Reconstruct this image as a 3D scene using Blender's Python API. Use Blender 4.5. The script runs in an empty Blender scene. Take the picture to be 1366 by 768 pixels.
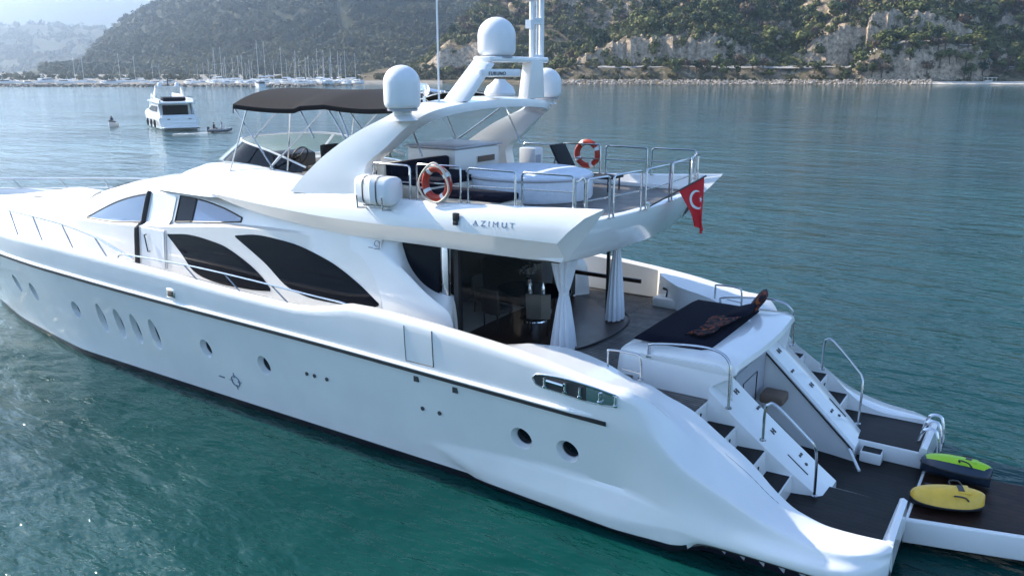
import bpy, bmesh, math, random
import numpy as np
from mathutils import Vector, Matrix
random.seed(7)
rng = np.random.default_rng(11)
R_ = math.radians
scene = bpy.context.scene
COL = scene.collection

# ------------------------------------------------------------------ camera
CAM = np.array([1.4, -16.1, 8.4])
FPX = 1100.0
cam_right = np.array([0.83603698, 0.5486731, 0.0])
cam_fwd = np.array([-0.53066398, 0.80859571, -0.25410377])
cam_up = -np.array([0.1394199, -0.21244014, -0.96717696])
cd = bpy.data.cameras.new('camera')
cam = bpy.data.objects.new('camera', cd)
COL.objects.link(cam)
cd.sensor_width = 36.0
cd.lens = FPX / 1366.0 * 36.0
cd.clip_start = 0.1
cd.clip_end = 20000
m = Matrix.Identity(4)
for i in range(3):
    m[i][0] = cam_right[i]; m[i][1] = cam_up[i]; m[i][2] = -cam_fwd[i]; m[i][3] = CAM[i]
cam.matrix_world = m
scene.camera = cam

# horizontal frame seen from the camera, for laying out the far shore
HF = np.array([-0.5486731, 0.83603698]); HR = np.array([0.83603698, 0.5486731])
def far(px, d):
    """ground point at forward distance d in the direction of photo column px"""
    s = (px - 683.0) / 1137.0 * d
    p = CAM[:2] + HF * d + HR * s
    return float(p[0]), float(p[1])
def far_z(py, d):
    return 8.4 + (95.0 - py) / 1137.0 * d

# ------------------------------------------------------------------ sky, sun, exposure
HAZE = 1.6e-4
SUN_AZ_LEFT = 60.5      # degrees left of the view axis
SUN_EL = 33.0
hx = HF * math.cos(R_(SUN_AZ_LEFT)) - HR * math.sin(R_(SUN_AZ_LEFT))
SKY_STRENGTH = 0.15
sun_dir = Vector((hx[0] * math.cos(R_(SUN_EL)), hx[1] * math.cos(R_(SUN_EL)), math.sin(R_(SUN_EL))))
w = bpy.data.worlds.new('World'); scene.world = w; w.use_nodes = True
nt = w.node_tree
bg = nt.nodes['Background']
sky = nt.nodes.new('ShaderNodeTexSky')
sky.sky_type = 'NISHITA'; sky.sun_disc = False
sky.sun_elevation = R_(SUN_EL)
sky.sun_rotation = math.atan2(sun_dir.x, sun_dir.y)
sky.air_density = 1.0; sky.dust_density = 0.3; sky.ozone_density = 2.5
nt.links.new(sky.outputs[0], bg.inputs[0])
bg.inputs[1].default_value = SKY_STRENGTH
sl = bpy.data.lights.new('sun', 'SUN'); sl.energy = 4.4; sl.angle = R_(0.6); sl.color = (1.0, 0.91, 0.78)
sun = bpy.data.objects.new('sun', sl); COL.objects.link(sun)
sun.location = (0, 0, 60)
sun.rotation_euler = sun_dir.to_track_quat('Z', 'Y').to_euler()
vs = scene.view_settings
vs.view_transform = 'Standard'; vs.look = 'None'; vs.gamma = 1; vs.exposure = 1.15; vs.use_curve_mapping = False
scene.cycles.max_bounces = 8
scene.cycles.volume_bounces = 1
scene.cycles.use_denoising = True
scene.cycles.sample_clamp_indirect = 6

# ------------------------------------------------------------------ materials
def nodes_of(name):
    mt = bpy.data.materials.new(name); mt.use_nodes = True
    return mt, mt.node_tree, mt.node_tree.nodes['Principled BSDF']
def setin(n, k, v):
    if k in n.inputs: n.inputs[k].default_value = v
def mat(name, col, rough=0.5, metal=0.0, spec=0.5, coat=0.0, noise=0.0, nscale=8.0, bump=0.0, bscale=60.0, trans=0.0, alpha=1.0, sheen=0.0):
    mt, t, p = nodes_of(name)
    setin(p, 'Base Color', (*col, 1)); setin(p, 'Roughness', rough); setin(p, 'Metallic', metal)
    setin(p, 'Specular IOR Level', spec); setin(p, 'Coat Weight', coat); setin(p, 'Coat Roughness', 0.05)
    setin(p, 'Transmission Weight', trans); setin(p, 'Alpha', alpha); setin(p, 'Sheen Weight', sheen)
    tc = t.nodes.new('ShaderNodeTexCoord')
    if noise:
        nz = t.nodes.new('ShaderNodeTexNoise'); nz.inputs['Scale'].default_value = nscale; nz.inputs['Detail'].default_value = 6
        mp = t.nodes.new('ShaderNodeMapRange'); mp.inputs['To Min'].default_value = 1 - noise; mp.inputs['To Max'].default_value = 1 + noise
        mp.inputs['From Min'].default_value = 0.3; mp.inputs['From Max'].default_value = 0.7
        mx = t.nodes.new('ShaderNodeVectorMath'); mx.operation = 'SCALE'
        mx.inputs[0].default_value = col
        t.links.new(tc.outputs['Object'], nz.inputs['Vector'])
        t.links.new(nz.outputs['Fac'], mp.inputs['Value']); t.links.new(mp.outputs[0], mx.inputs['Scale'])
        t.links.new(mx.outputs[0], p.inputs['Base Color'])
        m2 = t.nodes.new('ShaderNodeMapRange'); m2.inputs['To Min'].default_value = max(0.02, rough - 0.08); m2.inputs['To Max'].default_value = min(1, rough + 0.12)
        t.links.new(nz.outputs['Fac'], m2.inputs['Value']); t.links.new(m2.outputs[0], p.inputs['Roughness'])
    if bump:
        n2 = t.nodes.new('ShaderNodeTexNoise'); n2.inputs['Scale'].default_value = bscale; n2.inputs['Detail'].default_value = 5
        b = t.nodes.new('ShaderNodeBump'); b.inputs['Strength'].default_value = bump; b.inputs['Distance'].default_value = 0.02
        t.links.new(tc.outputs['Object'], n2.inputs['Vector']); t.links.new(n2.outputs['Fac'], b.inputs['Height'])
        t.links.new(b.outputs[0], p.inputs['Normal'])
    return mt
def plank_mat(name, c1, c2, width=0.09, rough=0.45, axis=1):
    mt, t, p = nodes_of(name)
    tc = t.nodes.new('ShaderNodeTexCoord'); mp = t.nodes.new('ShaderNodeMapping')
    if axis == 0: mp.inputs['Rotation'].default_value = (0, 0, R_(90))
    br = t.nodes.new('ShaderNodeTexBrick')
    br.inputs['Scale'].default_value = 1.0; br.inputs['Brick Width'].default_value = 2.3; br.inputs['Row Height'].default_value = width
    br.inputs['Mortar Size'].default_value = 0.013; br.inputs['Mortar Smooth'].default_value = 0.1; br.inputs['Bias'].default_value = 0
    br.inputs['Color1'].default_value = (*c1, 1); br.inputs['Color2'].default_value = (*c2, 1); br.inputs['Mortar'].default_value = (0.008, 0.007, 0.007, 1)
    nz = t.nodes.new('ShaderNodeTexNoise'); nz.inputs['Scale'].default_value = 4.0; nz.inputs['Detail'].default_value = 8
    mpn = t.nodes.new('ShaderNodeMapRange'); mpn.inputs['From Min'].default_value = .3; mpn.inputs['From Max'].default_value = .7; mpn.inputs['To Min'].default_value = .6; mpn.inputs['To Max'].default_value = 1.4
    mx = t.nodes.new('ShaderNodeVectorMath'); mx.operation = 'SCALE'
    t.links.new(tc.outputs['Object'], mp.inputs[0]); t.links.new(mp.outputs[0], br.inputs['Vector']); t.links.new(tc.outputs['Object'], nz.inputs['Vector'])
    t.links.new(nz.outputs['Fac'], mpn.inputs['Value']); t.links.new(br.outputs['Color'], mx.inputs[0]); t.links.new(mpn.outputs[0], mx.inputs['Scale'])
    t.links.new(mx.outputs[0], p.inputs['Base Color'])
    b = t.nodes.new('ShaderNodeBump'); b.inputs['Strength'].default_value = .5; b.inputs['Distance'].default_value = .004; b.invert = True
    t.links.new(br.outputs['Fac'], b.inputs['Height']); t.links.new(b.outputs[0], p.inputs['Normal'])
    setin(p, 'Roughness', rough); setin(p, 'Specular IOR Level', .18)
    return mt
GEL = mat('white_gelcoat', (0.80, 0.80, 0.79), .16, coat=.5, noise=.03, nscale=1.2)
GELC = mat('cream_white_gelcoat', (0.77, 0.745, 0.70), .2, coat=.4, noise=.03, nscale=1.0)
GELW = mat('warm_white_gelcoat', (0.78, 0.755, 0.71), .35, noise=.03, nscale=1.5)
DECK = mat('nonskid_deck', (0.72, 0.70, 0.66), .6, noise=.05, bump=.3, bscale=120)
BOOT = mat('black_boot_stripe', (0.012, 0.014, 0.02), .3)
ANTI = mat('antifouling', (0.01, 0.012, 0.03), .7)
RUBB = mat('black_rubber', (0.015, 0.015, 0.017), .5)
STEEL = mat('stainless_steel', (0.50, 0.51, 0.53), .18, metal=1.0)
CHROME = mat('polished_chrome', (0.75, 0.75, 0.76), .07, metal=1.0)
GLASS = mat('dark_tinted_glass', (0.003, 0.005, 0.010), .03, spec=.16)
GLASSB = mat('glass_painted_sky_blue', (0.06, 0.12, 0.24), .04, spec=.8, coat=.6)  # blue base colour paints the sky's reflection on the pilothouse panes
SCREEN = mat('smoked_windscreen', (0.28, 0.38, 0.30), .05, trans=.0, alpha=.45)
TEAK = plank_mat('grey_weathered_teak', (0.17, 0.155, 0.145), (0.13, 0.12, 0.115))
TEAKD = plank_mat('dark_wet_teak', (0.013, 0.010, 0.010), (0.006, 0.005, 0.005), .14, .5)
TEAKR = plank_mat('dark_red_teak', (0.034, 0.013, 0.008), (0.017, 0.007, 0.005), .15, .5)
TREADM = plank_mat('dark_tread', (0.010, 0.009, 0.010), (0.007, 0.007, 0.008), .06, .55, axis=0)
WOOD = mat('dark_wood', (0.028, 0.016, 0.011), .4, noise=.4, nscale=5)
FLOORW = mat('mahogany_floor', (0.055, 0.026, 0.017), .35, noise=.35, nscale=4)
NAVY = mat('navy_fabric', (0.007, 0.008, 0.018), .95, noise=.25, nscale=6, bump=.6, bscale=25, spec=.15)
BLACKF = mat('black_mesh_fabric', (0.01, 0.01, 0.012), .8, bump=.3)
CANOPY = mat('charcoal_canvas', (0.017, 0.017, 0.020), .9, spec=.12, noise=.15, nscale=3, bump=.25, bscale=30)
COVER = mat('pale_blue_cover', (0.66, 0.72, 0.80), .75, noise=.05, bump=.5, bscale=5)
CREAM = mat('cream_leather', (0.62, 0.55, 0.45), .5, noise=.06)
CURT = mat('white_curtain', (0.74, 0.76, 0.80), .85)
ORANGE = mat('orange_ring', (0.42, 0.036, 0.016), .45, noise=.1)
WHITEP = mat('white_plastic', (0.78, 0.79, 0.80), .35)
REDP = mat('red_flag_cloth', (0.62, 0.012, 0.02), .7)
YEL = mat('mustard_yellow_shell', (0.80, 0.48, 0.06), .3, noise=.06)
LIME = mat('lime_green_shell', (0.36, 0.62, 0.02), .3)
DKBLUE = mat('dark_blue_grey_shell', (0.02, 0.035, 0.06), .35)
GREYD = mat('dark_grey_plastic', (0.04, 0.042, 0.045), .45)
LETTER = mat('grey_blue_letters', (0.16, 0.20, 0.27), .3, metal=.3)
GREYP = mat('lilac_grey_panel', (0.42, 0.43, 0.47), .4, noise=.04)
BROWNS = mat('brown_seat', (0.16, 0.11, 0.08), .7)
def floral():
    mt, t, p = nodes_of('orange_floral_fabric')
    tc = t.nodes.new('ShaderNodeTexCoord'); v = t.nodes.new('ShaderNodeTexNoise'); v.inputs['Scale'].default_value = 11; v.inputs['Detail'].default_value = 2
    r = t.nodes.new('ShaderNodeValToRGB'); e = r.color_ramp.elements
    e[0].position = .50; e[0].color = (.008, .006, .012, 1); e[1].position = .60; e[1].color = (.20, .028, .010, 1)
    x = e.new(.72); x.color = (.30, .10, .02, 1)
    t.links.new(tc.outputs['Object'], v.inputs['Vector']); t.links.new(v.outputs['Fac'], r.inputs[0]); t.links.new(r.outputs[0], p.inputs['Base Color'])
    setin(p, 'Roughness', .9)
    return mt
FLORAL = floral()

# ------------------------------------------------------------------ mesh helpers
def pchip(xs, ys):
    xs = np.asarray(xs, float); ys = np.asarray(ys, float)
    o = np.argsort(xs); xs = xs[o]; ys = ys[o]
    h = np.diff(xs); dl = np.diff(ys) / h
    d = np.zeros_like(ys)
    for i in range(1, len(xs) - 1):
        if dl[i - 1] * dl[i] > 0:
            w1 = 2 * h[i] + h[i - 1]; w2 = h[i] + 2 * h[i - 1]
            d[i] = (w1 + w2) / (w1 / dl[i - 1] + w2 / dl[i])
    d[0] = dl[0]; d[-1] = dl[-1]
    def f(x):
        x = np.clip(x, xs[0], xs[-1])
        i = np.clip(np.searchsorted(xs, x) - 1, 0, len(xs) - 2)
        t = (x - xs[i]) / h[i]
        return ((1 + 2 * t) * (1 - t) ** 2 * ys[i] + t * (1 - t) ** 2 * h[i] * d[i] + t * t * (3 - 2 * t) * ys[i + 1] + t * t * (t - 1) * h[i] * d[i + 1])
    return f
def catmull(pts, n=8, closed=False):
    P = [Vector(p) for p in pts]; out = []
    N = len(P)
    for i in range(N if closed else N - 1):
        if closed: a, b, c, d = P[(i - 1) % N], P[i], P[(i + 1) % N], P[(i + 2) % N]
        else: a, b, c, d = P[max(i - 1, 0)], P[i], P[i + 1], P[min(i + 2, N - 1)]
        for k in range(n):
            t = k / n
            out.append(0.5 * ((2 * b) + (c - a) * t + (2 * a - 5 * b + 4 * c - d) * t * t + (3 * b - a - 3 * c + d) * t ** 3))
    if not closed: out.append(P[-1].copy())
    return out
class MB:
    def __init__(s): s.v = []; s.f = []; s.mi = []
    def add(s, v, f, mi=0):
        b = len(s.v); s.v += [tuple(map(float, p)) for p in v]
        for q in f: s.f.append(tuple(b + i for i in q)); s.mi.append(mi)
        return s
    def grid(s, P, closeu=False, closev=False, capu=False, mi=0, mifun=None):
        nu = len(P); nv = len(P[0]); b = len(s.v)
        for r in P:
            for p in r: s.v.append(tuple(map(float, p)))
        for i in range(nu if closeu else nu - 1):
            for j in range(nv if closev else nv - 1):
                i2 = (i + 1) % nu; j2 = (j + 1) % nv
                s.f.append((b + i * nv + j, b + i2 * nv + j, b + i2 * nv + j2, b + i * nv + j2)); s.mi.append(mifun(i, j) if mifun else mi)
        if capu:
            s.f.append(tuple(b + j for j in range(nv))); s.mi.append(mi)
            s.f.append(tuple(b + (nu - 1) * nv + j for j in reversed(range(nv)))); s.mi.append(mi)
        return s
    def box(s, c, d, rz=0.0, M=None, mi=0):
        c = Vector(c); V = []
        for sx in (-.5, .5):
            for sy in (-.5, .5):
                for sz in (-.5, .5):
                    p = Vector((sx * d[0], sy * d[1], sz * d[2]))
                    if rz: p = Matrix.Rotation(rz, 3, 'Z') @ p
                    if M is not None: p = M @ p
                    V.append(p + c)
        return s.add(V, [(0, 1, 3, 2), (4, 6, 7, 5), (0, 4, 5, 1), (2, 3, 7, 6), (0, 2, 6, 4), (1, 5, 7, 3)], mi)
    def tube(s, pts, r, n=8, cap=True, mi=0, closed=False, rfun=None):
        P = [Vector(p) for p in pts]; N = len(P); rings = []
        up = None
        for i, p in enumerate(P):
            if closed: t = (P[(i + 1) % N] - P[i - 1])
            else: t = (P[min(i + 1, N - 1)] - P[max(i - 1, 0)])
            if t.length < 1e-9: t = Vector((0, 0, 1))
            t.normalize()
            if up is None:
                up = Vector((0, 0, 1)) if abs(t.z) < .9 else Vector((1, 0, 0))
            u = (up - t * up.dot(t))
            if u.length < 1e-6: u = t.orthogonal()
            u.normalize(); up = u; v = t.cross(u)
            rr = rfun(i / (N - 1)) * r if rfun else r
            rings.append([p + (u * math.cos(2 * math.pi * k / n) + v * math.sin(2 * math.pi * k / n)) * rr for k in range(n)])
        return s.grid(rings, closeu=closed, closev=True, capu=(cap and not closed), mi=mi)
    def lathe(s, prof, c, n=24, mi=0, M=None, sx=1, sy=1):
        c = Vector(c); P = []
        for r, z in prof:
            ring = []
            for k in range(n):
                p = Vector((max(r, 1e-4) * math.cos(2 * math.pi * k / n) * sx, max(r, 1e-4) * math.sin(2 * math.pi * k / n) * sy, z))
                if M is not None: p = M @ p
                ring.append(p + c)
            P.append(ring)
        return s.grid(P, closev=True, capu=True, mi=mi)
    def prism(s, poly, vec, mi=0):
        n = len(poly); vec = Vector(vec); A = [Vector(p) for p in poly]; B = [p + vec for p in A]
        return s.add(A + B, [tuple(range(n)), tuple(reversed(range(n, 2 * n)))] + [(i, i + n, (i + 1) % n + n, (i + 1) % n) for i in range(n)], mi)
    def build(s, name, mats, parent=None, angle=38, bevel=0.0, bseg=2, smooth=True):
        me = bpy.data.meshes.new(name); me.from_pydata(s.v, [], s.f)
        if not isinstance(mats, (list, tuple)): mats = [mats]
        for q in mats: me.materials.append(q)
        if len(mats) > 1: me.polygons.foreach_set('material_index', s.mi)
        bm = bmesh.new(); bm.from_mesh(me)
        bmesh.ops.remove_doubles(bm, verts=bm.verts, dist=1e-5)
        bmesh.ops.dissolve_degenerate(bm, edges=bm.edges, dist=1e-6)
        bmesh.ops.recalc_face_normals(bm, faces=bm.faces)
        if bevel:
            ed = [e for e in bm.edges if len(e.link_faces) == 2 and e.calc_face_angle(0) > R_(35)]
            bmesh.ops.bevel(bm, geom=ed, offset=bevel, segments=bseg, affect='EDGES', profile=.5, clamp_overlap=True)
        bm.to_mesh(me); bm.free()
        if smooth:
            me.polygons.foreach_set('use_smooth', [True] * len(me.polygons))
            me.set_sharp_from_angle(angle=R_(angle))
        me.update()
        o = bpy.data.objects.new(name, me); COL.objects.link(o)
        if parent: o.parent = parent
        return o
def thing(name, label, cat, loc=(0, 0, 0), rz=0.0, group=None):
    o = bpy.data.objects.new(name, None); COL.objects.link(o); o.location = loc; o.rotation_euler = (0, 0, rz); o.empty_display_size = .3
    return tag(o, label, cat, group)
def tag(o, label, cat, group=None):
    o['label'] = label; o['category'] = cat
    if group: o['group'] = group
    return o
def struct(o): o['kind'] = 'structure'; return o
def sub(o, parent): o.parent = parent; return o
def mir(pts): return [(p[0], -p[1], p[2]) for p in pts]

# ================================================================== WATER
def water():
    mt, t, p = nodes_of('sea_water')
    N = t.nodes.new; L = t.links.new
    geo = N('ShaderNodeNewGeometry')
    setin(p, 'Roughness', .055); setin(p, 'IOR', 1.25); setin(p, 'Specular IOR Level', .5); setin(p, 'Specular Tint', (.62, .95, .92, 1))  # teal tint put into the reflections, standing in for mirrored green hills
    # water body colour: deeper and shallower patches
    n0 = N('ShaderNodeTexNoise'); n0.inputs['Scale'].default_value = .035; n0.inputs['Detail'].default_value = 4
    L(geo.outputs['Position'], n0.inputs['Vector'])
    cr = N('ShaderNodeValToRGB'); e = cr.color_ramp.elements
    e[0].position = .35; e[0].color = (.0015, .027, .026, 1); e[1].position = .68; e[1].color = (.003, .052, .046, 1)
    L(n0.outputs['Fac'], cr.inputs[0]); L(cr.outputs[0], p.inputs['Base Color'])
    # ripples of several sizes, stretched across the breeze
    def rip(scale, st, rot, det):
        mp = N('ShaderNodeMapping'); mp.inputs['Rotation'].default_value = (0, 0, R_(rot)); mp.inputs['Scale'].default_value = (scale, scale * st, scale)
        n = N('ShaderNodeTexNoise'); n.inputs['Scale'].default_value = 1; n.inputs['Detail'].default_value = det; n.inputs['Roughness'].default_value = .55
        L(geo.outputs['Position'], mp.inputs[0]); L(mp.outputs[0], n.inputs['Vector']); return n.outputs['Fac']
    a = rip(.35, 2.2, 40, 4); b = rip(1.3, 2.6, 20, 4); c = rip(.12, 2.4, 48, 3)
    def mul(x, k):
        q = N('ShaderNodeMath'); q.operation = 'MULTIPLY'; L(x, q.inputs[0]); q.inputs[1].default_value = k; return q.outputs[0]
    def add(x, y):
        q = N('ShaderNodeMath'); q.operation = 'ADD'; L(x, q.inputs[0]); L(y, q.inputs[1]); return q.outputs[0]
    h = add(add(mul(a, .50), mul(b, .14)), mul(c, 1.0))
    # wind patches: calmer and rougher areas
    n5 = N('ShaderNodeTexNoise'); n5.inputs['Scale'].default_value = .03; n5.inputs['Detail'].default_value = 3; L(geo.outputs['Position'], n5.inputs['Vector'])
    m5 = N('ShaderNodeMapRange'); m5.inputs['From Min'].default_value = .3; m5.inputs['From Max'].default_value = .7; m5.inputs['To Min'].default_value = .55; m5.inputs['To Max'].default_value = 1.35; L(n5.outputs['Fac'], m5.inputs['Value'])
    q5 = N('ShaderNodeMath'); q5.operation = 'MULTIPLY'; L(h, q5.inputs[0]); L(m5.outputs[0], q5.inputs[1]); h = q5.outputs[0]
    bu = N('ShaderNodeBump'); bu.inputs['Strength'].default_value = 1.0; bu.inputs['Distance'].default_value = .42
    L(h, bu.inputs['Height']); L(bu.outputs[0], p.inputs['Normal'])
    mb = MB(); S = 7000
    mb.add([(-S, -S, 0), (S, -S, 0), (S, S, 0), (-S, S, 0)], [(0, 1, 2, 3)])
    o = mb.build('water', mt, smooth=False); struct(o)
water()
#@@LAND@@
# ================================================================== COAST
from mathutils import noise as mnoise
def fbm(x, y, s, o=5, seed=0.0):
    return mnoise.fractal(Vector((x / s + seed, y / s - seed, seed * .37)), 1.0, 2.1, o)
def land_mat(name, rock1, rock2, soil, green, grock=.5, scale=.12):
    mt, t, p = nodes_of(name); N = t.nodes.new; L = t.links.new
    geo = N('ShaderNodeNewGeometry'); sx = N('ShaderNodeSeparateXYZ'); L(geo.outputs['True Normal'], sx.inputs[0])
    def noise(sc, det=6):
        n = N('ShaderNodeTexNoise'); n.inputs['Scale'].default_value = sc; n.inputs['Detail'].default_value = det; n.inputs['Roughness'].default_value = .65; L(geo.outputs['Position'], n.inputs['Vector']); return n.outputs['Fac']
    def ramp(x, a, b, c1, c2):
        r = N('ShaderNodeValToRGB'); e = r.color_ramp.elements; e[0].position = a; e[1].position = b; e[0].color = (*c1, 1); e[1].color = (*c2, 1); L(x, r.inputs[0]); return r.outputs[0]
    def mix(f, a, b):
        m_ = N('ShaderNodeMix'); m_.data_type = 'RGBA'; L(f, m_.inputs['Factor']); L(a, m_.inputs['A']); L(b, m_.inputs['B']); return m_.outputs['Result']
    rock = ramp(noise(scale * 2.5, 8), .32, .68, rock1, rock2)
    veg = ramp(noise(scale, 6), .35, .65, green, soil)
    st_ = N('ShaderNodeMath'); st_.operation = 'ADD'; L(sx.outputs['Z'], st_.inputs[0])
    nn = N('ShaderNodeMath'); nn.operation = 'MULTIPLY_ADD'; L(noise(scale * 1.5), nn.inputs[0]); nn.inputs[1].default_value = .5; nn.inputs[2].default_value = -.25; L(nn.outputs[0], st_.inputs[1])
    sel = ramp(st_.outputs[0], grock, grock + .16, (0, 0, 0), (1, 1, 1))
    L(mix(sel, rock, veg), p.inputs['Base Color']); setin(p, 'Roughness', .95); setin(p, 'Specular IOR Level', .1)
    b = N('ShaderNodeBump'); b.inputs['Strength'].default_value = 1; b.inputs['Distance'].default_value = 1.5; L(noise(scale * 4, 8), b.inputs['Height']); L(b.outputs[0], p.inputs['Normal'])
    return mt
def leaf_mat(name, c1, c2, sc=.05, objrand=False):
    mt, t, p = nodes_of(name); N = t.nodes.new; L = t.links.new
    r = N('ShaderNodeValToRGB'); e = r.color_ramp.elements; e[0].position = .3; e[1].position = .7; e[0].color = (*c1, 1); e[1].color = (*c2, 1)
    if objrand:
        oi = N('ShaderNodeObjectInfo'); L(oi.outputs['Random'], r.inputs[0])
    else:
        geo = N('ShaderNodeNewGeometry'); n = N('ShaderNodeTexNoise'); n.inputs['Scale'].default_value = sc; n.inputs['Detail'].default_value = 5; n.inputs['Roughness'].default_value = .7
        L(geo.outputs['Position'], n.inputs['Vector']); L(n.outputs['Fac'], r.inputs[0])
    L(r.outputs[0], p.inputs['Base Color']); setin(p, 'Roughness', .85); setin(p, 'Specular IOR Level', .15)
    return mt
LAND1 = land_mat('headland_ground', (.17, .13, .095), (.72, .56, .40), (.25, .185, .125), (.08, .08, .04), .64, .16)
LAND2 = land_mat('mountain_ground', (.13, .125, .11), (.27, .25, .22), (.07, .07, .045), (.04, .05, .028), .46, .03)
SAND = land_mat('shore_ground', (.30, .27, .23), (.42, .38, .33), (.36, .33, .28), (.26, .24, .21), .2, .2)
ROCKM = mat('pale_shore_rock', (.36, .31, .26), .9, noise=.55, nscale=.5)
LEAF = leaf_mat('woodland_leaves', (.034, .048, .022), (.23, .22, .080), .05)
LEAF2 = leaf_mat('mountain_leaves', (.028, .042, .026), (.19, .175, .085), .016)
LEAFS = leaf_mat('shrub_leaves', (.055, .065, .028), (.17, .145, .065), .08)
BARK = mat('tree_bark', (.10, .075, .055), .9, noise=.2)
def terrain(name, px0, px1, npx, d0, d1, nd, hf, mtl, power=1.0, ang=180):
    rows = []
    for i in range(npx + 1):
        px = px0 + (px1 - px0) * i / npx; r = []
        for j in range(nd + 1):
            d = d0 + (d1 - d0) * (j / nd) ** power
            x, y = far(px, d); r.append((x, y, hf(px, d, x, y)))
        rows.append(r)
    return struct(MB().grid(rows).build(name, mtl, angle=ang))
def sm(t): t = min(1, max(0, t)); return t * t * (3 - 2 * t)
# near headland, right of the mast
zr2 = pchip([700, 740, 780, 850, 880, 950, 1100, 1300, 1700], [2, 13, 28, 54, 70, 98, 122, 130, 120])
zc2 = pchip([700, 750, 800, 850, 950, 1000, 1050, 1090, 1130, 1200, 1280, 1320, 1400, 1700], [2, 13, 25, 33, 34, 24, 18, 32, 40, 40, 34, 22, 18, 18])
def h2(px, d, x, y):
    d = d + 6 * fbm(px * 1.0, 0, 60, 3, 3.3)
    if d > 597: d += (7.0 * (abs(fbm(px * 1.0, d * .25, 17, 3, 14.2)) - .25)) * sm((d - 597) / 6) * (1 - sm((d - 650) / 40))
    n = fbm(x, y, 38, 6, 1.7); n2 = fbm(x, y, 9, 4, 5.1)
    edge = sm((px - 690) / 70)
    z = -1.5 + 3.2 * sm((d - 548) / 22)
    z += (9.5 * edge) * sm((d - 572) / 20) + n2 * 1.0 * sm((d - 570) / 15)
    zc = float(zc2(px)); zr = float(zr2(px))
    z += max(0, zc - 12) * sm((d - 604) / (13 + 4 * n)) * edge
    z += max(0, zr - zc) * sm((d - 618) / 170)
    if d > 602: z += (n * 6.5 + n2 * 2.6 + 2.2 * abs(fbm(x, y, 5, 3, 2.9)) * (1 - sm((d - 635) / 20))) * edge * sm((d - 600) / 14)
    if d < 640: z += 17 * sm((px - 1130) / 50) * sm((1335 - px) / 45) * sm((d - 572) / 12) * (1 - sm((d - 606) / 20)) * (1 + .3 * n)
    if 600 < d < 640: z += 2.4 * (abs(fbm(x, y, 4.2, 3, 21)) - .3) * edge
    z -= max(0, d - 800) * .10
    return z
terrain('headland', 660, 1700, 300, 540, 1000, 150, h2, LAND1, 1.9, 22)
zr1 = pchip([500, 540, 575, 600, 630, 660, 690, 760, 900, 1100], [2, 8, 24, 44, 66, 84, 96, 118, 130, 110])
zc1 = pchip([500, 545, 575, 600, 640, 680, 800, 1100], [2, 5, 18, 34, 36, 28, 22, 18])
def h1(px, d, x, y):
    d = d + 8 * fbm(px, 0, 50, 3, 9.3)
    n = fbm(x, y, 50, 6, 4.7); n2 = fbm(x, y, 11, 4, 8.1)
    z = -1.5 + 3.4 * sm((d - 628) / 25) + 5 * sm((d - 660) / 25) * sm((px - 480) / 60)
    zc = float(zc1(px)); zr = float(zr1(px))
    z += max(0, zc - 8) * sm((d - 705) / 18)
    z += max(0, zr - zc) * sm((d - 722) / 200)
    if d > 690: z += (n * 6 + n2 * 2.0) * sm((d - 690) / 30)
    z -= max(0, d - 940) * .15
    return z
terrain('middle_headland', 470, 1000, 130, 620, 1200, 90, h1, LAND1, 1.2, 22)
zrA = pchip([60, 110, 130, 170, 200, 230, 262, 350, 450, 620, 760, 1000], [4, 12, 34, 70, 92, 118, 146, 172, 178, 180, 160, 130])
def hA(px, d, x, y):
    n = mnoise.hetero_terrain(Vector((x / 210, y / 210, 2.2)), .9, 2.1, 6, .6) - .8
    n2 = fbm(x, y, 60, 5, 7.7)
    z = 1.5 + 6 * sm((d - 980) / 80)
    zr = float(zrA(px)) * 1.03
    t = sm((d - 1020) / 680)
    z += zr * t + (n * 26 + n2 * 8) * min(1, t * 3) * min(1, zr / 60)
    z -= max(0, d - 1750) * .25
    return z
terrain('wooded_mountain', 40, 1000, 190, 960, 2300, 110, hA, LAND2)
def hB(px, d, x, y):
    n = fbm(x, y, 260, 6, 12.1)
    return 1.5 + 165 * sm((d - 2200) / 1200) * sm((px + 900) / 300) * (1 - .75 * sm((px - 120) / 250)) + n * 26 * sm((d - 2200) / 600) - max(0, d - 3600) * .25
terrain('far_hill', -700, 420, 90, 2100, 4300, 60, hB, LAND2)
def hC(px, d, x, y):
    n = mnoise.hetero_terrain(Vector((x / 900, y / 900, 5.2)), .9, 2.1, 6, .6) - .8
    return 2 + 560 * sm((d - 4300) / 1700) * (1 - .4 * sm((px - 500) / 900)) + n * 45 * sm((d - 4400) / 700)
terrain('hazy_mountain', -1200, 2000, 110, 4200, 6800, 50, hC, LAND2)
def hM(px, d, x, y):
    return -1.2 + 2.6 * sm((d - 470 - 20 * sm((px - 380) / 150) * 4) / 8) + .4 * fbm(x, y, 20, 4) + 4 * sm((d - 700) / 400)
terrain('marina_shore', -500, 590, 130, 455, 1500, 80, hM, SAND, 2.2)
# coast road along the headland
rows = []
for px in range(770, 1500, 10):
    r = []
    for d in (588, 590, 597, 599):
        x, y = far(px, d); r.append((x, y, max(h2(px, d, x, y), 10) + (.55 if d in (590, 597) else .2)))
    rows.append(r)
struct(MB().grid(rows).build('coast_road', mat('pale_asphalt', (.34, .32, .29), .9, noise=.1)))

rows = []
for px in range(700, 1700, 5):
    r = []; wd = 4.5 + 13 * sm((px - 1190) / 70)
    off = -6 * fbm(px * 1.0, 0, 60, 3, 3.3)
    for k in range(6):
        d = 548.6 + off + wd * k / 5; x, y = far(px, d); r.append((x, y, max(h2(px, d, x, y), -.1) + .22))
    rows.append(r)
struct(MB().grid(rows).build('beach', mat('pale_sand', (.60, .55, .47), .95, noise=.12, nscale=.3)))
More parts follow.
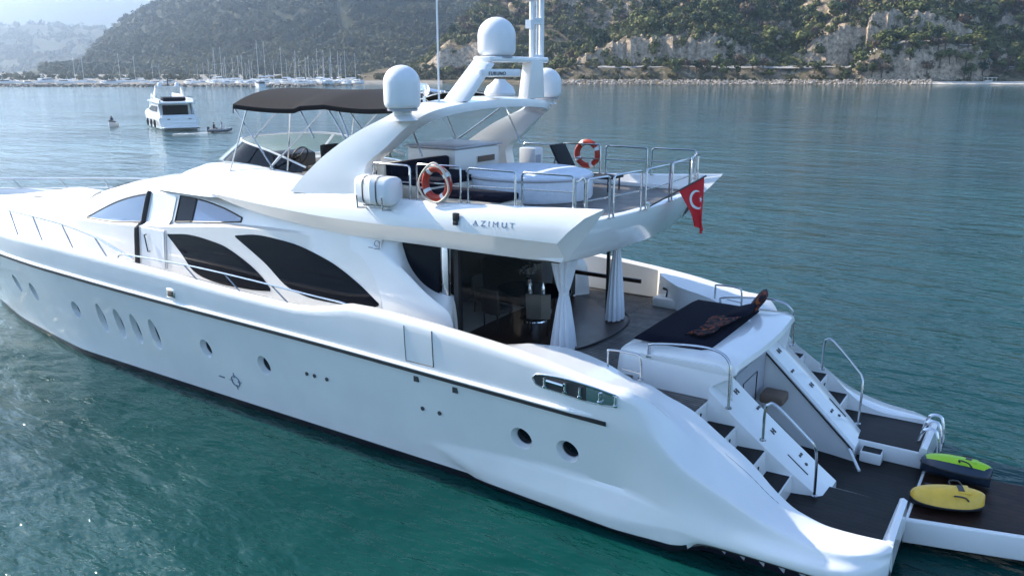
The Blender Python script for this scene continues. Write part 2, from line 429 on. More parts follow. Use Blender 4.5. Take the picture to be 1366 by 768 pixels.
# --- foliage clumps as real leaf-sized faces
def clump(r, h, n, size, seed):
    q = np.random.default_rng(seed); V = []; F = []
    lob = [(q.normal(0, .33, 3) * np.array([r, r, h * .5]), q.uniform(.45, .75)) for _ in range(6)]
    for k in range(n):
        c, s = lob[k % 6]
        d = q.normal(size=3); d /= np.linalg.norm(d); d[2] = d[2] * .9 + .15
        p = c + d * np.array([r, r, h * .5]) * s * q.uniform(.75, 1.05) + np.array([0, 0, h * .5])
        nrm = d + q.normal(0, .35, 3); nrm /= np.linalg.norm(nrm)
        u = np.cross(nrm, q.normal(size=3)); u /= np.linalg.norm(u); v = np.cross(nrm, u)
        z = size * q.uniform(.6, 1.3); b = len(V)
        V += [p - u * z * .5, p + v * z * .38 - u * .1 * z, p + u * z * .5, p - v * z * .38 + u * .1 * z]; F.append((b, b + 1, b + 2, b + 3))
    return np.array(V), F
def merged(name, items, protos, mtl, label, cat):
    """one woodland object: every crown placed as real geometry"""
    VV = []; FF = []; b = 0
    for (x, y, z, s, k, a) in items:
        V, F = protos[k]; ca, sa = math.cos(a), math.sin(a)
        W = V * s; W = np.stack([W[:, 0] * ca - W[:, 1] * sa + x, W[:, 0] * sa + W[:, 1] * ca + y, W[:, 2] + z], 1)
        VV.append(W); FF.append(np.array(F) + b); b += len(V)
    V = np.concatenate(VV); F = np.concatenate(FF)
    me = bpy.data.meshes.new(name); me.vertices.add(len(V)); me.vertices.foreach_set('co', V.ravel())
    me.loops.add(F.size); me.loops.foreach_set('vertex_index', F.ravel().astype(np.int32)); me.polygons.add(len(F))
    me.polygons.foreach_set('loop_start', np.arange(0, F.size, 4, dtype=np.int32)); me.polygons.foreach_set('loop_total', np.full(len(F), 4, np.int32))
    me.update(calc_edges=True); me.materials.append(mtl)
    o = bpy.data.objects.new(name, me); COL.objects.link(o); tag(o, label, cat); o['kind'] = 'stuff'; return o
PR = [clump(1.0, 1.5, 75, .55, 20 + k) for k in range(5)]
def scatter(n, pxr, dr, hf, smin, smax, keep=lambda px, d: True, sink=.25):
    out = []; tries = 0
    while len(out) < n and tries < n * 20:
        tries += 1
        px = rng.uniform(*pxr); d = rng.uniform(*dr)
        if not keep(px, d): continue
        x, y = far(px, d); z = hf(px, d, x, y); s = rng.uniform(smin, smax)
        if z < 1.2: continue
        out.append((x, y, z - s * sink, s, int(rng.integers(0, 5)), rng.uniform(0, 6.28)))
    return out
def cliff2(px, d): return (600 < d < 626) and ((765 < px < 1000) or (1065 < px < 1290)) and rng.random() < .80 and fbm(px * 1.0, d * 2, 22, 3, 31) < .22
merged('woodland', scatter(3600, (690, 1500), (598, 830), h2, 2.2, 5.2, lambda px, d: not cliff2(px, d) and fbm(px * 1.0, d, 30, 3, 2) > -.55), PR, LEAF, 'dark scrubby woodland covering the right headland slope', 'woodland')
merged('shrubs', scatter(420, (745, 1500), (571, 603), h2, 1.0, 2.6, lambda px, d: fbm(px, d * 2, 25, 3, 6) > -.25), PR, LEAFS, 'dry olive shrubs on the bank between beach and coast road', 'shrubs')
merged('woodland', scatter(1500, (540, 1000), (690, 960), h1, 2.2, 5.0, lambda px, d: not (700 < d < 730 and 572 < px < 650 and rng.random() < .93)), PR, LEAF, 'woodland on the middle headland behind the radar domes', 'woodland')
merged('shrubs', scatter(420, (500, 760), (655, 705), h1, 1.2, 3.2), PR, LEAFS, 'green and brown shrubs along the beach behind the domes', 'shrubs')
merged('woodland', scatter(6200, (60, 800), (985, 1760), hA, 4.0, 8.5, lambda px, d: fbm(px * 1.0, d, 60, 4, 3) > -.75), PR, LEAF2, 'hazy blue-green woodland covering the mountain behind the marina', 'woodland')
merged('woodland', scatter(700, (-200, 300), (2220, 3500), hB, 9.0, 17.0), PR, LEAF2, 'pale hazy woodland on the far left hill', 'woodland')
merged('shrubs', scatter(260, (-60, 560), (640, 960), hM, 1.6, 4.0), PR, LEAF2, 'hazy trees and bushes on the flat land behind the marina masts', 'shrubs')

# --- trees one can tell apart on the headland
def tree_proto(kind, seed):
    q = np.random.default_rng(seed)
    t = thing('pine_tree' if kind == 'pine' else 'round_tree', '', 'tree')
    h = 1.0
    mb = MB(); bend = q.uniform(-.06, .06)
    mb.tube([(0, 0, -.12), (bend * .4, 0, .25), (bend, .03, .62)], .05, 6, rfun=lambda k: 1 - .6 * k)
    for k in range(4):
        a = k * 1.6 + q.uniform(0, .6); mb.tube([(bend * .5, 0, .3 + .06 * k), (.2 * math.cos(a), .2 * math.sin(a), .5 + .07 * k)], .02, 5, rfun=lambda k: 1 - .6 * k)
    mb.build('trunk', BARK, t)
    if kind == 'pine': V, F = clump(.36, .62, 170, .16, seed)
    else: V, F = clump(.46, .62, 180, .19, seed)
    V = V + np.array([bend, .02, .34])
    c = MB().add(V, F)
    me = bpy.data.meshes.new('crown'); me.from_pydata([tuple(v) for v in V], [], F)
    me.materials.append({'pine': LPINE, 'olive': LOLIVE, 'rust': LRUST}[kind])
    o = bpy.data.objects.new('crown', me); COL.objects.link(o); o.parent = t
    return t
LPINE = leaf_mat('pine_leaves', (.03, .05, .024), (.08, .10, .035), objrand=True)
LOLIVE = leaf_mat('olive_leaves', (.11, .125, .042), (.19, .185, .07), objrand=True)
LRUST = leaf_mat('rust_leaves', (.12, .085, .055), (.15, .11, .07), objrand=True)
TL = {'pine': ('dark green pine tree standing on the headland slope above the sea', 'dark pines on the headland'),
      'olive': ('yellow-green round tree catching the sun on the headland', 'yellow-green trees on the headland'),
      'rust': ('reddish brown leafed tree on the headland near the shore', 'reddish trees on the headland')}
protos = {k: [tree_proto(k, 50 + i * 7 + len(k)) for i in range(3)] for k in TL}
used_ = set()
def place_tree(kind, x, y, z, s, rz):
    i = int(rng.integers(0, 3)); p = protos[kind][i]
    if (kind, i) not in used_: r_ = p; used_.add((kind, i))
    else:
        r_ = p.copy(); COL.objects.link(r_)
        for ch in p.children:
            c = ch.copy(); COL.objects.link(c); c.parent = r_
    r_.location = (x, y, z); r_.scale = (s * rng.uniform(.85, 1.15), s, s); r_.rotation_euler = (0, 0, rz)
    tag(r_, TL[kind][0], 'tree', TL[kind][1])
spots = []
def trees(n, pxr, dr, hf, smin, smax, mix_, keep=lambda px, d: True):
    k = 0; tr = 0
    while k < n and tr < 4000:
        tr += 1
        px = rng.uniform(*pxr); d = rng.uniform(*dr)
        if not keep(px, d): continue
        x, y = far(px, d); z = hf(px, d, x, y)
        if z < 1.5 or any((x - a) ** 2 + (y - b) ** 2 < 14 for a, b in spots): continue
        spots.append((x, y)); place_tree(mix_[int(rng.integers(0, len(mix_)))], x, y, z, rng.uniform(smin, smax), rng.uniform(0, 6.28)); k += 1
trees(40, (880, 1370), (574, 588), h2, 6, 10, ['olive', 'olive', 'pine', 'rust'])
trees(46, (1140, 1320), (576, 604), h2, 6, 10, ['olive', 'olive', 'pine'])
trees(90, (760, 1420), (620, 680), h2, 9, 16, ['olive', 'pine', 'pine', 'olive', 'pine', 'olive', 'rust'])
trees(60, (860, 1420), (680, 770), h2, 11, 18, ['olive', 'pine', 'pine'])
trees(30, (560, 760), (660, 700), h1, 5, 9, ['olive', 'pine', 'rust'])
trees(36, (600, 860), (735, 880), h1, 8, 13, ['olive', 'pine', 'pine', 'rust'])
# --- riprap and pale rocks at the water's edge
def rockproto(seed):
    q = np.random.default_rng(seed); bm = bmesh.new(); bmesh.ops.create_icosphere(bm, subdivisions=1, radius=1)
    V = np.array([v.co[:] for v in bm.verts]) * q.uniform(.7, 1.25, (len(bm.verts), 1)) * np.array([1.2, .9, .7])
    F = [tuple([v.index for v in f.verts] + [f.verts[0].index]) for f in bm.faces]; bm.free()
    return V, F
RP = [rockproto(k) for k in range(5)]
def merged_tri(name, items, label):
    VV = []; FF = []; b = 0
    for (x, y, z, s, k, a) in items:
        V, F = RP[k]; ca, sa = math.cos(a), math.sin(a); W = V * s
        VV.append(np.stack([W[:, 0] * ca - W[:, 1] * sa + x, W[:, 0] * sa + W[:, 1] * ca + y, W[:, 2] + z], 1)); FF += [tuple(i + b for i in f[:3]) for f in F]; b += len(V)
    V = np.concatenate(VV); me = bpy.data.meshes.new(name); me.from_pydata([tuple(v) for v in V], [], FF); me.materials.append(ROCKM)
    o = bpy.data.objects.new(name, me); COL.objects.link(o); tag(o, label, 'rocks'); o['kind'] = 'stuff'; return o
it = []
for k in range(1500):
    px = rng.uniform(700, 1245); dd_ = rng.uniform(-4, 12); d = 553 + dd_ - 6 * fbm(px * 1.0, 0, 60, 3, 3.3); x, y = far(px, d); s = rng.uniform(.25, 1.0) * (1 + .6 * max(0, fbm(px * 1.0, 0, 25, 3, 41)))
    it.append((x, y, rng.uniform(-.2, .3) + .17 * (dd_ + 4), s, int(rng.integers(0, 5)), rng.uniform(0, 6.28)))
merged_tri('shore_rocks', it, 'pale boulders lining the water edge under the right headland')
it = []
for k in range(900):
    px = rng.uniform(-80, 470); x, y = far(px, 471 + rng.uniform(-4, 3) + 20 * sm((px - 380) / 150) * 4); s = rng.uniform(.35, .9)
    it.append((x, y, rng.uniform(0, 1.5), s, int(rng.integers(0, 5)), rng.uniform(0, 6.28)))
merged_tri('breakwater_rocks', it, 'grey boulders of the marina breakwater at the left')

# --- marina boats
WB = mat('boat_white', (.75, .75, .74), .35); MASTM = mat('pale_mast', (.62, .62, .62), .4, metal=.3); DKH = mat('dark_hull', (.05, .055, .07), .4)
def boat_hull(L, B, Hf, sheer=.25, n=12):
    rows = []
    for i in range(n + 1):
        u = i / n; x = -L / 2 + L * u; b = B / 2 * (1 - max(0, (u - .35) / .65) ** 2.2) * (.82 + .18 * min(1, u * 3)); zt = Hf + sheer * Hf * u * u
        rows.append([(x, -b * .96, zt), (x + .02 * L * u, -b, zt * .8), (x - .06 * L * max(0, u - .6), -b * .82, .0), (x - .1 * L * max(0, u - .6), -b * .3, -.4), (x - .1 * L * max(0, u - .6), b * .3, -.4), (x - .06 * L * max(0, u - .6), b * .82, .0), (x + .02 * L * u, b, zt * .8), (x, b * .96, zt), (x, b * .9, zt - .04), (x, -b * .9, zt - .04)])
    mb = MB(); mb.grid(rows, closev=True, capu=True); return mb
def sailboat():
    t = thing('sailing_yacht', 'white sailing yacht with bare mast moored along the marina quay', 'sailboat', group='sailing yachts moored in the marina')
    boat_hull(12, 3.4, 1.2).build('hull', WB, t)
    mb = MB(); mb.prism([(-2.5, -1.1, 1.15), (3.4, -.7, 1.3), (3.4, .7, 1.3), (-2.5, 1.1, 1.15)], (0, 0, .55)); mb.build('cabin', WB, t, bevel=.15)
    MB().tube([(1.0, 0, 1.2), (1.0, 0, 9), (1.0, 0, 17)], .13, 6, rfun=lambda k: 1 - .35 * k).build('mast', MASTM, t)
    mb = MB(); mb.tube([(1.0, 0, 2.6), (-4.2, 0, 2.5)], .09, 6); mb.build('boom', MASTM, t)
    MB().tube([(.8, 0, 2.75), (-4.0, 0, 2.65)], .2, 6).build('furled_sail', COVER, t)
    mb = MB(); mb.tube([(6.4, 0, 1.5), (1.0, 0, 16.6)], .03, 4); mb.tube([(-5.8, 0, 1.2), (1.0, 0, 16.8)], .03, 4); mb.tube([(1.0, -1.1, 9), (1.0, 1.1, 9)], .05, 4); mb.build('rigging', MASTM, t)
    return t
def dup(r0, loc, rz, s=1.0, zs=None, label=None):
    r_ = r0.copy(); COL.objects.link(r_); r_.location = loc; r_.rotation_euler = (0, 0, rz); r_.scale = (s, s, zs or s)
    if label: r_['label'] = label
    for ch in r0.children:
        c = ch.copy(); COL.objects.link(c); c.parent = r_
    return r_
sb = sailboat()
masts = [(97, 80), (113, 77), (162, 72), (182, 76), (205, 85), (214, 86), (273, 84), (286, 66), (294, 64), (303, 76), (309, 78), (316, 75), (321, 74), (329, 84), (338, 82), (347, 56), (356, 57), (367, 80), (378, 63), (384, 78), (397, 68), (409, 77), (414, 75), (425, 66), (430, 68), (438, 77), (442, 66), (451, 69), (463, 68), (472, 72), (334, 80), (401, 80), (420, 78), (391, 79), (300, 84), (265, 86), (278, 80), (433, 76), (456, 78)]
for i, (px, py) in enumerate(masts):
    d = 520 + (i * 37 % 60); x, y = far(px, d); zt = far_z(py, d); s = max(.55, zt / 17.0)
    base = hM(px, d, x, y)
    if i == 0: sb.location = (x, y, 1.0); sb.rotation_euler = (0, 0, 1.0); sb.scale = (s, s, s)
    else: dup(sb, (x, y, 1.0), rng.uniform(0, 6.28), min(s, 1.1), (zt - 1.0) / 17.0)
def cruiser():
    t = thing('motor_cruiser', 'white motor cruiser laid up on the marina shore', 'motorboat', group='motor cruisers along the marina shore')
    boat_hull(11, 3.6, 1.5, .35).build('hull', WB, t)
    mb = MB(); mb.prism([(-3.4, -1.4, 1.4), (3.0, -1.0, 1.7), (3.0, 1.0, 1.7), (-3.4, 1.4, 1.4)], (-.3, 0, 1.1)); mb.build('cabin', WB, t, bevel=.2)
    mb = MB(); mb.prism([(-3.0, -1.43, 1.9), (2.6, -1.08, 2.05), (2.3, -1.06, 2.45), (-2.9, -1.43, 2.4)], (0, .05, 0)); mb.build('window', GLASS, t)
    mb = MB(); mb.prism([(-3.0, 1.43, 1.9), (2.6, 1.08, 2.05), (2.3, 1.06, 2.45), (-2.9, 1.43, 2.4)], (0, -.05, 0)); mb.build('window', GLASS, t)
    mb = MB(); mb.tube([(-1.5, -1.2, 2.5), (-1.9, -1.0, 3.5), (-1.9, 1.0, 3.5), (-1.5, 1.2, 2.5)], .1, 6); mb.tube([(-1.9, 0, 3.5), (-1.9, 0, 5.2)], .05, 5); mb.build('radar_hoop', WB, t)
    return t
cr = cruiser()
for i, px in enumerate([6, 22, 34, 60, 84, 120, 136, 148, 192, 207, 225, 252, 268, 283, 300, 318, 331, 352, 366, 381, 392, 404, 417, 436, 449, 460, 476]):
    d = 486 + (i * 23 % 40); x, y = far(px, d); s = rng.uniform(.6, 1.0) * (1.35 if px in (60,) else 1)
    if i == 0: cr.location = (x, y, .9); cr.rotation_euler = (0, 0, .6)
    else: dup(cr, (x, y, .9), rng.uniform(0, 6.28), s)
x, y = far(345, 455)
t = thing('gulet', 'long dark-hulled wooden boat lying off the marina breakwater', 'boat', (x, y, 0), 2.6)
boat_hull(19, 5, 1.8, .8).build('hull', WB, t); mb = MB(); mb.prism([(-6, -1.9, 1.9), (3, -1.6, 2.0), (3, 1.6, 2.0), (-6, 1.9, 1.9)], (0, 0, 1.0)); mb.build('deckhouse', DKH, t, bevel=.1)
mb = MB(); mb.prism([(-7, -2.1, 3.6), (2, -1.8, 3.7), (2, 1.8, 3.7), (-7, 2.1, 3.6)], (0, 0, .12)); mb.build('awning', WB, t)
[MB().tube([(a, b, 1.8), (a, b, 3.65)], .05, 5).build('awning_post', MASTM, t) for a in (-6.8, -2.5, 1.8) for b in (-1.7, 1.7)]
# small pavilion on the beach at the right
x, y = far(1322, 566)
t = thing('beach_pavilion', 'small white open-sided pavilion on the beach at far right', 'pavilion', (x, y, h2(1322, 566, x, y)), .6)
[MB().box((a, b, 1.3), (.18, .18, 2.6)).build('post', WB, t) for a in (-3, 0, 3) for b in (-2, 2)]
mb = MB(); mb.box((0, 0, 2.7), (7.2, 5, .25)); mb.build('roof', WB, t, bevel=.05); mb = MB(); mb.box((0, 1.5, .5), (5, .6, 1.0)); mb.build('counter', WB, t)
# haze: one even volume round everything below the sky
mt = bpy.data.materials.new('haze_air'); mt.use_nodes = True; ntz = mt.node_tree; ntz.nodes.remove(ntz.nodes['Principled BSDF'])
pv = ntz.nodes.new('ShaderNodeVolumePrincipled'); pv.inputs['Color'].default_value = (.70, .83, 1.0, 1); pv.inputs['Density'].default_value = HAZE; pv.inputs['Anisotropy'].default_value = .80
ntz.links.new(pv.outputs[0], ntz.nodes['Material Output'].inputs['Volume'])
mb = MB(); mb.box((0, 0, 330), (17500, 17500, 664)); hz = mb.build('haze', mt, smooth=False); hz['kind'] = 'stuff'; tag(hz, 'thin blue sea haze filling the air over the bay', 'haze')
#@@/LAND@@

# ================================================================== MOTOR YACHT
Y = thing('motor_yacht', 'large white flybridge motor yacht filling the foreground, bow to the left', 'yacht')
ywl = pchip([-33.2, -31.6, -29.4, -27.8, -25.9, -24, -22.3, -5, 0], [0, 1.44, 2.1, 2.5, 2.82, 3.1, 3.28, 3.28, 3.25])
yrb = pchip([-35.8, -35.2, -34, -32, -30, -28, -26, -23, -19, -5, 0], [0, .75, 1.5, 2.35, 2.95, 3.35, 3.6, 3.82, 3.9, 3.9, 3.88])
zrb = pchip([-36, -30, -26.5, -21.6, -16.7, -12.3, -8, -4.6], [3.0, 2.85, 2.79, 2.73, 2.64, 2.58, 2.48, 2.40])
ztp = pchip([-36, -30, -26.3, -23, -19.4, -16.7, -14.1, -12.6, -11.7, -10.6, -8.9, -7.4, -6.1, -5.3, -4.6], [3.75, 3.62, 3.54, 3.57, 3.51, 3.43, 3.33, 3.31, 3.40, 3.60, 3.54, 3.43, 3.29, 3.16, 3.05])
ydk = pchip([-36.2, -35.4, -34.3, -32, -30, -28, -26, -23, -19, -5, 0], [0, .72, 1.42, 2.38, 3.0, 3.42, 3.68, 3.9, 3.96, 3.94, 3.92])
zdeck = pchip([-36, -26, -19, -14, -11, -9, -4.6], [3.45, 3.15, 3.05, 2.9, 2.75, 2.6, 2.6])
XA = -4.6
def xs_of(z):
    return -33.2 - np.clip(z - .05, -2, 5) * 2.6 / 2.9
flare = pchip([-36, -26, -16, -5], [1.7, 1.5, 1.05, 1.0])
def spon(x, z):
    """sponson that widens along the aft hull side just above the water"""
    g = np.clip((x + 8.95) / 4.35, 0, 1)
    if g <= 0: return 0.0
    amp = .30 * g ** .75
    zu = .72 + .25 * min(1, g * 1.5)
    zl = max(.05, .66 - g * 2.0)
    if z >= zu or z < zl - .02: return 0.0
    k = (zu - z) / max(zu - zl, .05)
    return amp * min(1.0, k * 1.5 + .12) if k < .9 else amp * max(0.35, 1 - (k - .9) * 2)
def hull_y(x, z):
    """half breadth of the outer hull side at x, height z (between waterline and top)"""
    zr = float(zrb(x)); zt = float(ztp(x))
    if z <= zr:
        t = (z - .05) / (zr - .05)
        xw = XA + (x - XA) * (-33.2 - XA) / (float(xs_of(z)) - XA)
        xr = XA + (x - XA) * (float(xs_of(zr)) - XA) / (float(xs_of(z)) - XA)
        a = float(ywl(xw)); b = float(yrb(xr))
        return a + (b - a) * np.sign(t) * abs(t) ** float(flare(x)) + spon(x, z)
    t = (z - zr) / max(zt - zr, .1)
    b = float(yrb(x)); d = float(ydk(x))
    return b + (d - b) * t + .012 * math.sin(min(t, 1) * math.pi)
q_lo = pchip([-4.6, -3.9, -3.2, -2.5, -.9, -.35, -.05, .06], [3.51, 3.53, 3.57, 3.60, 3.60, 3.5, 3.2, 2.95])
q_lz = pchip([-4.6, -3.5, -3.2, -2.9, -2.5, .06], [.05, .06, .16, .40, .46, .52])
q_b = pchip([-4.6, -3.2, -1.2, -.5, -.1, .06], [3.64, 3.68, 3.70, 3.60, 3.28, 3.0])
q_bz = pchip([-4.6, -3.2, -1.2, .06], [.60, .66, .70, .74])
q_s = pchip([-4.6, -3.7, -2.55, -1.6, -.9, -.5, -.1, .06], [3.9, 3.78, 3.63, 3.55, 3.52, 3.44, 3.15, 2.95])
q_sz = pchip([-4.6, -4.3, -3.7, -2.55, -1.6, -.9, 0.06], [2.38, 2.28, 1.98, 1.42, 1.06, .94, .92])
q_i = pchip([-4.6, -1.5, -.5, .06], [2.76, 2.76, 2.80, 2.78])
q_iz = pchip([-4.6, -4.2, -3.5, -2.87, -2.3, -1.84, -1.45, -.9, .06], [2.80, 2.68, 2.46, 2.09, 1.72, 1.33, 1.10, .99, 1.03])
def sm(t): t = min(1, max(0, t)); return t * t * (3 - 2 * t)
def quarter_keys(x):
    lo = float(q_lo(x)); b = float(q_b(x)); s_ = float(q_s(x)); i_ = float(q_i(x))
    lz = float(q_lz(x)); bz = float(q_bz(x)); sz = float(q_sz(x)); iz = float(q_iz(x))
    g = sm((x + 4.6) / 1.2)
    ty = 3.80 + (s_ * .5 + i_ * .5 - 3.80) * g; tz = 3.06 + ((sz * .47 + iz * .53) + .045 - 3.06) * g
    return [(x, 2.6, -.7), (x, lo - .25, lz - .06), (x, lo, lz), (x, (lo + b) / 2 + .04, .5 * bz + .20), (x, b, bz), (x, (b + s_) / 2 - .03, bz + .45 * (sz - bz) + .02), (x, s_, sz),
            (x, s_ * .8 + ty * .2, sz + (tz - sz) * .35), (x, ty, tz), (x, ty * .45 + i_ * .55, tz * .4 + iz * .6 + .03), (x, i_ + .04, iz + .01), (x, i_, iz - .03), (x, i_ - .02, min(iz - .1, 1.0) - .2)]
def hull():
    U = np.concatenate([np.linspace(0, .16, 18), np.linspace(.18, .86, 40), np.linspace(.88, .985, 14), [.993, .998, 1.0]])
    zlv = [-.9, -.4, 0.0, .05, .17, .23, .3, .42, .5, .58, .64, .7, .76, .82, .88, .94, 1.0, 1.1, 1.25, 1.45, 1.7, 1.95, 2.2, 'r']
    secs = []
    for u in U:
        row = []
        for z in zlv:
            x0 = XA + u * (-33.2 - XA)
            if z == 'r':
                xr = XA + u * (float(xs_of(2.6)) - XA); zz = float(zrb(xr)); x = XA + u * (float(xs_of(zz)) - XA)
            else:
                zz = z; x = XA + u * (float(xs_of(max(z, .05))) - XA)
            if zz < .05:
                k = float(ywl(x0)); yy = k * (1 - .10 * (.05 - zz))
                if zz < -.5: yy = k * .75
            else: yy = hull_y(x, zz)
            if u >= .9999: yy = 0
            row.append((x, yy, zz))
        xr, _, zr = row[-1]
        xt = XA + u * (-36.0 - XA); zt = float(ztp(xt)); yt = float(ydk(xt)) if u < .9999 else 0
        for t in (.15, .35, .55, .75, .88):
            xx = xr + (xt - xr) * t
            b = row[len(zlv) - 1][1]
            row.append((xx, (b + (yt - b) * t + .012 * math.sin(t * math.pi)) if u < .9999 else 0, zr + (zt - zr) * t))
        def tp(dy, dz): row.append((xt, max(yt - dy, 0), zt + dz))
        tp(.03, -.05); tp(.08, -.008); tp(.16, .01); tp(.24, -.005)
        # forward of the aft quarter the top turns down to the side deck
        zi = float(zdeck(xt))
        if xt < -6.9: tp(.29, -.05); tp(.31, zi - zt)
        else:
            g = min(1, (xt + 6.9) / .9); yi = 3.52 + (2.76 - 3.52) * g ** .7; dz = -.05 - .03 * g - .16 * max(0, (xt + 5.3) / .75)
            tp(yt - yi, dz); tp(yt - yi + .015, 2.3 - zt)
        secs.append(row)
    # carry the skin on into the aft quarter, down to the stern wings
    h0 = secs[0]; par = []
    for k, p in enumerate(h0):
        z = p[2]
        if k < 3: par.append(k * .66)
        elif k < 24: par.append(float(np.interp(z, [.05, .35, .62, 1.5, 2.39], [2, 3, 4, 5, 6])))
        elif k < 29: par.append(6 + (k - 23) * .3)
        else: par.append([7.75, 8, 8.35, 9, 10.3, 12][k - 29])
    aft = []
    for x in list(np.linspace(-4.45, -.9, 38)) + [-.7, -.5, -.35, -.22, -.12, -.05, 0.0, .04, .06]:
        q = catmull(quarter_keys(x), 10); gg = sm((x + 4.6) / 1.5); gl = sm((x + 4.6) / .7); row = []
        for k, (p, a) in enumerate(zip(h0, par)):
            f = a * 10; i_ = min(int(f), len(q) - 2); b_ = q[i_].lerp(q[i_ + 1], f - i_)
            row.append(tuple(Vector((x, p[1], p[2])).lerp(b_, gl if k >= 31 else gg)))
        aft.append(row)
    secs = aft[::-1] + secs
    mb = MB()
    na = len(aft)
    def mi(i, j): return 1 if j < 2 else ((2 if j < 4 else 0) if i >= na - 15 else (2 if j < 3 else 0))
    mb.grid(secs, mifun=mi)
    for sd in (1, -1): mb.add([(p[0], sd * p[1], p[2]) for p in secs[0]], [tuple(range(len(secs[0])))])
    mb.grid([mir(r) for r in secs], mifun=mi)
    # bottom
    mb.grid([[secs[i][0], (secs[i][0][0], 0, -1.3), mir([secs[i][0]])[0]] for i in range(len(secs))], mi=1)
    return mb
def boolean(o, cutters):
    for c in cutters:
        md = o.modifiers.new('b', 'BOOLEAN'); md.operation = 'DIFFERENCE'; md.object = c; md.solver = 'EXACT'
    dg = bpy.context.evaluated_depsgraph_get()
    me = bpy.data.meshes.new_from_object(o.evaluated_get(dg))
    o.modifiers.clear(); old = o.data; o.data = me; bpy.data.meshes.remove(old)
    for c in cutters: bpy.data.objects.remove(c)

# --- hull skin: side, sponson, bulwark
H = hull().build('hull', [GEL, ANTI, BOOT], Y, angle=42)
# ports sit in real recesses: bevelled white dish with dark pane
ports = [(-26.35, 1.72, .20, .28), (-25.05, 1.66, .20, .28), (-22.35, 1.55, .20, .24), (-20.95, 1.53, .17, .42), (-20.05, 1.52, .17, .42), (-19.25, 1.50, .17, .42), (-18.38, 1.50, .17, .42),
         (-16.18, 1.52, .20, .24), (-13.98, 1.50, .20, .24), (-6.55, 1.50, .22, .22), (-5.52, 1.50, .22, .22)]
def port_ring(x, z, a, b, side, k, off, n=28):
    dx = (hull_y(x + .2, z) - hull_y(x - .2, z)) / .4; dz = (hull_y(x, z + .2) - hull_y(x, z - .2)) / .4; y = hull_y(x, z)
    return [(x + a * k * math.cos(t), (y + dx * a * k * math.cos(t) + dz * b * k * math.sin(t) + off) * side, z + b * k * math.sin(t)) for t in np.linspace(0, 2 * math.pi, n + 1)[:-1]]
cut = MB()
for q in ports:
    for s in (-1, 1): cut.grid([port_ring(*q, s, 1.40, .16), port_ring(*q, s, 1.10, .0), port_ring(*q, s, .84, -.15)], closev=True, capu=True)
cut = cut.build('port_cutter', GEL)
boolean(H, [cut])
H.data.set_sharp_from_angle(angle=R_(42))
def port(x, z, a, b, side):
    q = (x, z, a, b, side)
    f = MB().grid([port_ring(*q, .88, -.142), port_ring(*q, .86, -.128), port_ring(*q, .80, -.128), port_ring(*q, .78, -.14)], closev=True).build('porthole', GREYP, Y)
    MB().grid([port_ring(*q, .82, -.136), port_ring(*q, .4, -.134), port_ring(*q, .02, -.134)], closev=True).build('pane', GLASS, f)
for q in ports:
    for s in (-1, 1): port(*q, s)
# rub rail: bright moulding over a black strip
def sweep_rail(x0, x1, sec, side, n=70):
    rows = []
    for i in range(n + 1):
        x = x0 + (x1 - x0) * i / n
        b = float(yrb(x)); z = float(zrb(x)); tp = min(1, (x1 - x) / .5 + .05) if x > x1 - .5 else 1
        rows.append([(x, side * (b + dy * tp), z + dz) for dy, dz in sec])
    return rows
for s in (-1, 1):
    MB().grid(sweep_rail(-35.3, -4.85, [(-.02, .085), (.05, .075), (.075, .04), (.05, 0.005), (-.02, 0.0)], s), capu=True).build('rub_rail', GEL, Y)
    MB().grid(sweep_rail(-35.3, -4.62, [(-.03, .004), (.055, 0.003), (.06, -.06), (-.03, -.085)], s), capu=True).build('rub_strip', RUBB, Y)

# --- decks
mb = MB(); rows = []
for x in list(np.linspace(-36, -9.2, 60)):
    yy = max(float(ydk(x)) - .30, .0); z = float(zdeck(x))
    rows.append([(x, yy * k, z + .10 * (1 - k * k)) for k in (1, .66, .33, 0, -.33, -.66, -1)])
mb.grid(rows); mb.build('side_deck', DECK, Y, angle=60)
mb = MB(); mb.prism([(-11, -3.55, 2.6), (-11, 3.55, 2.6), (-3.45, 3.5, 2.6), (-3.45, 1.6, 2.6), (-5.2, 1.6, 2.6), (-5.2, -1.6, 2.6), (-4.9, -1.6, 2.6), (-4.9, -3.5, 2.6)][0:2] + [(-5.0, 3.5, 2.6), (-5.0, -3.5, 2.6)], (0, 0, -.12)); mb.build('cockpit_deck', TEAK, Y, angle=30)
# curved mahogany saloon floor with its dark track
arc = [(-7.1 + .62 * math.cos(t) - .0, 1.75 * math.sin(t), 2.606) for t in np.linspace(-math.pi / 2, math.pi / 2, 24)]
mb = MB(); mb.prism([(-10.6, 2.48, 2.606), (-10.6, -2.48, 2.606), (-8.3, -2.48, 2.606), (-7.7, -1.95, 2.606)] + arc + [(-7.7, 1.95, 2.606), (-8.3, 2.48, 2.606)], (0, 0, .012)); mb.build('saloon_floor', FLOORW, Y)
mb = MB(); mb.tube([(p[0] + .02, p[1] * 1.01, 2.625) for p in arc], .025, 6); mb.build('door_track', RUBB, Y)

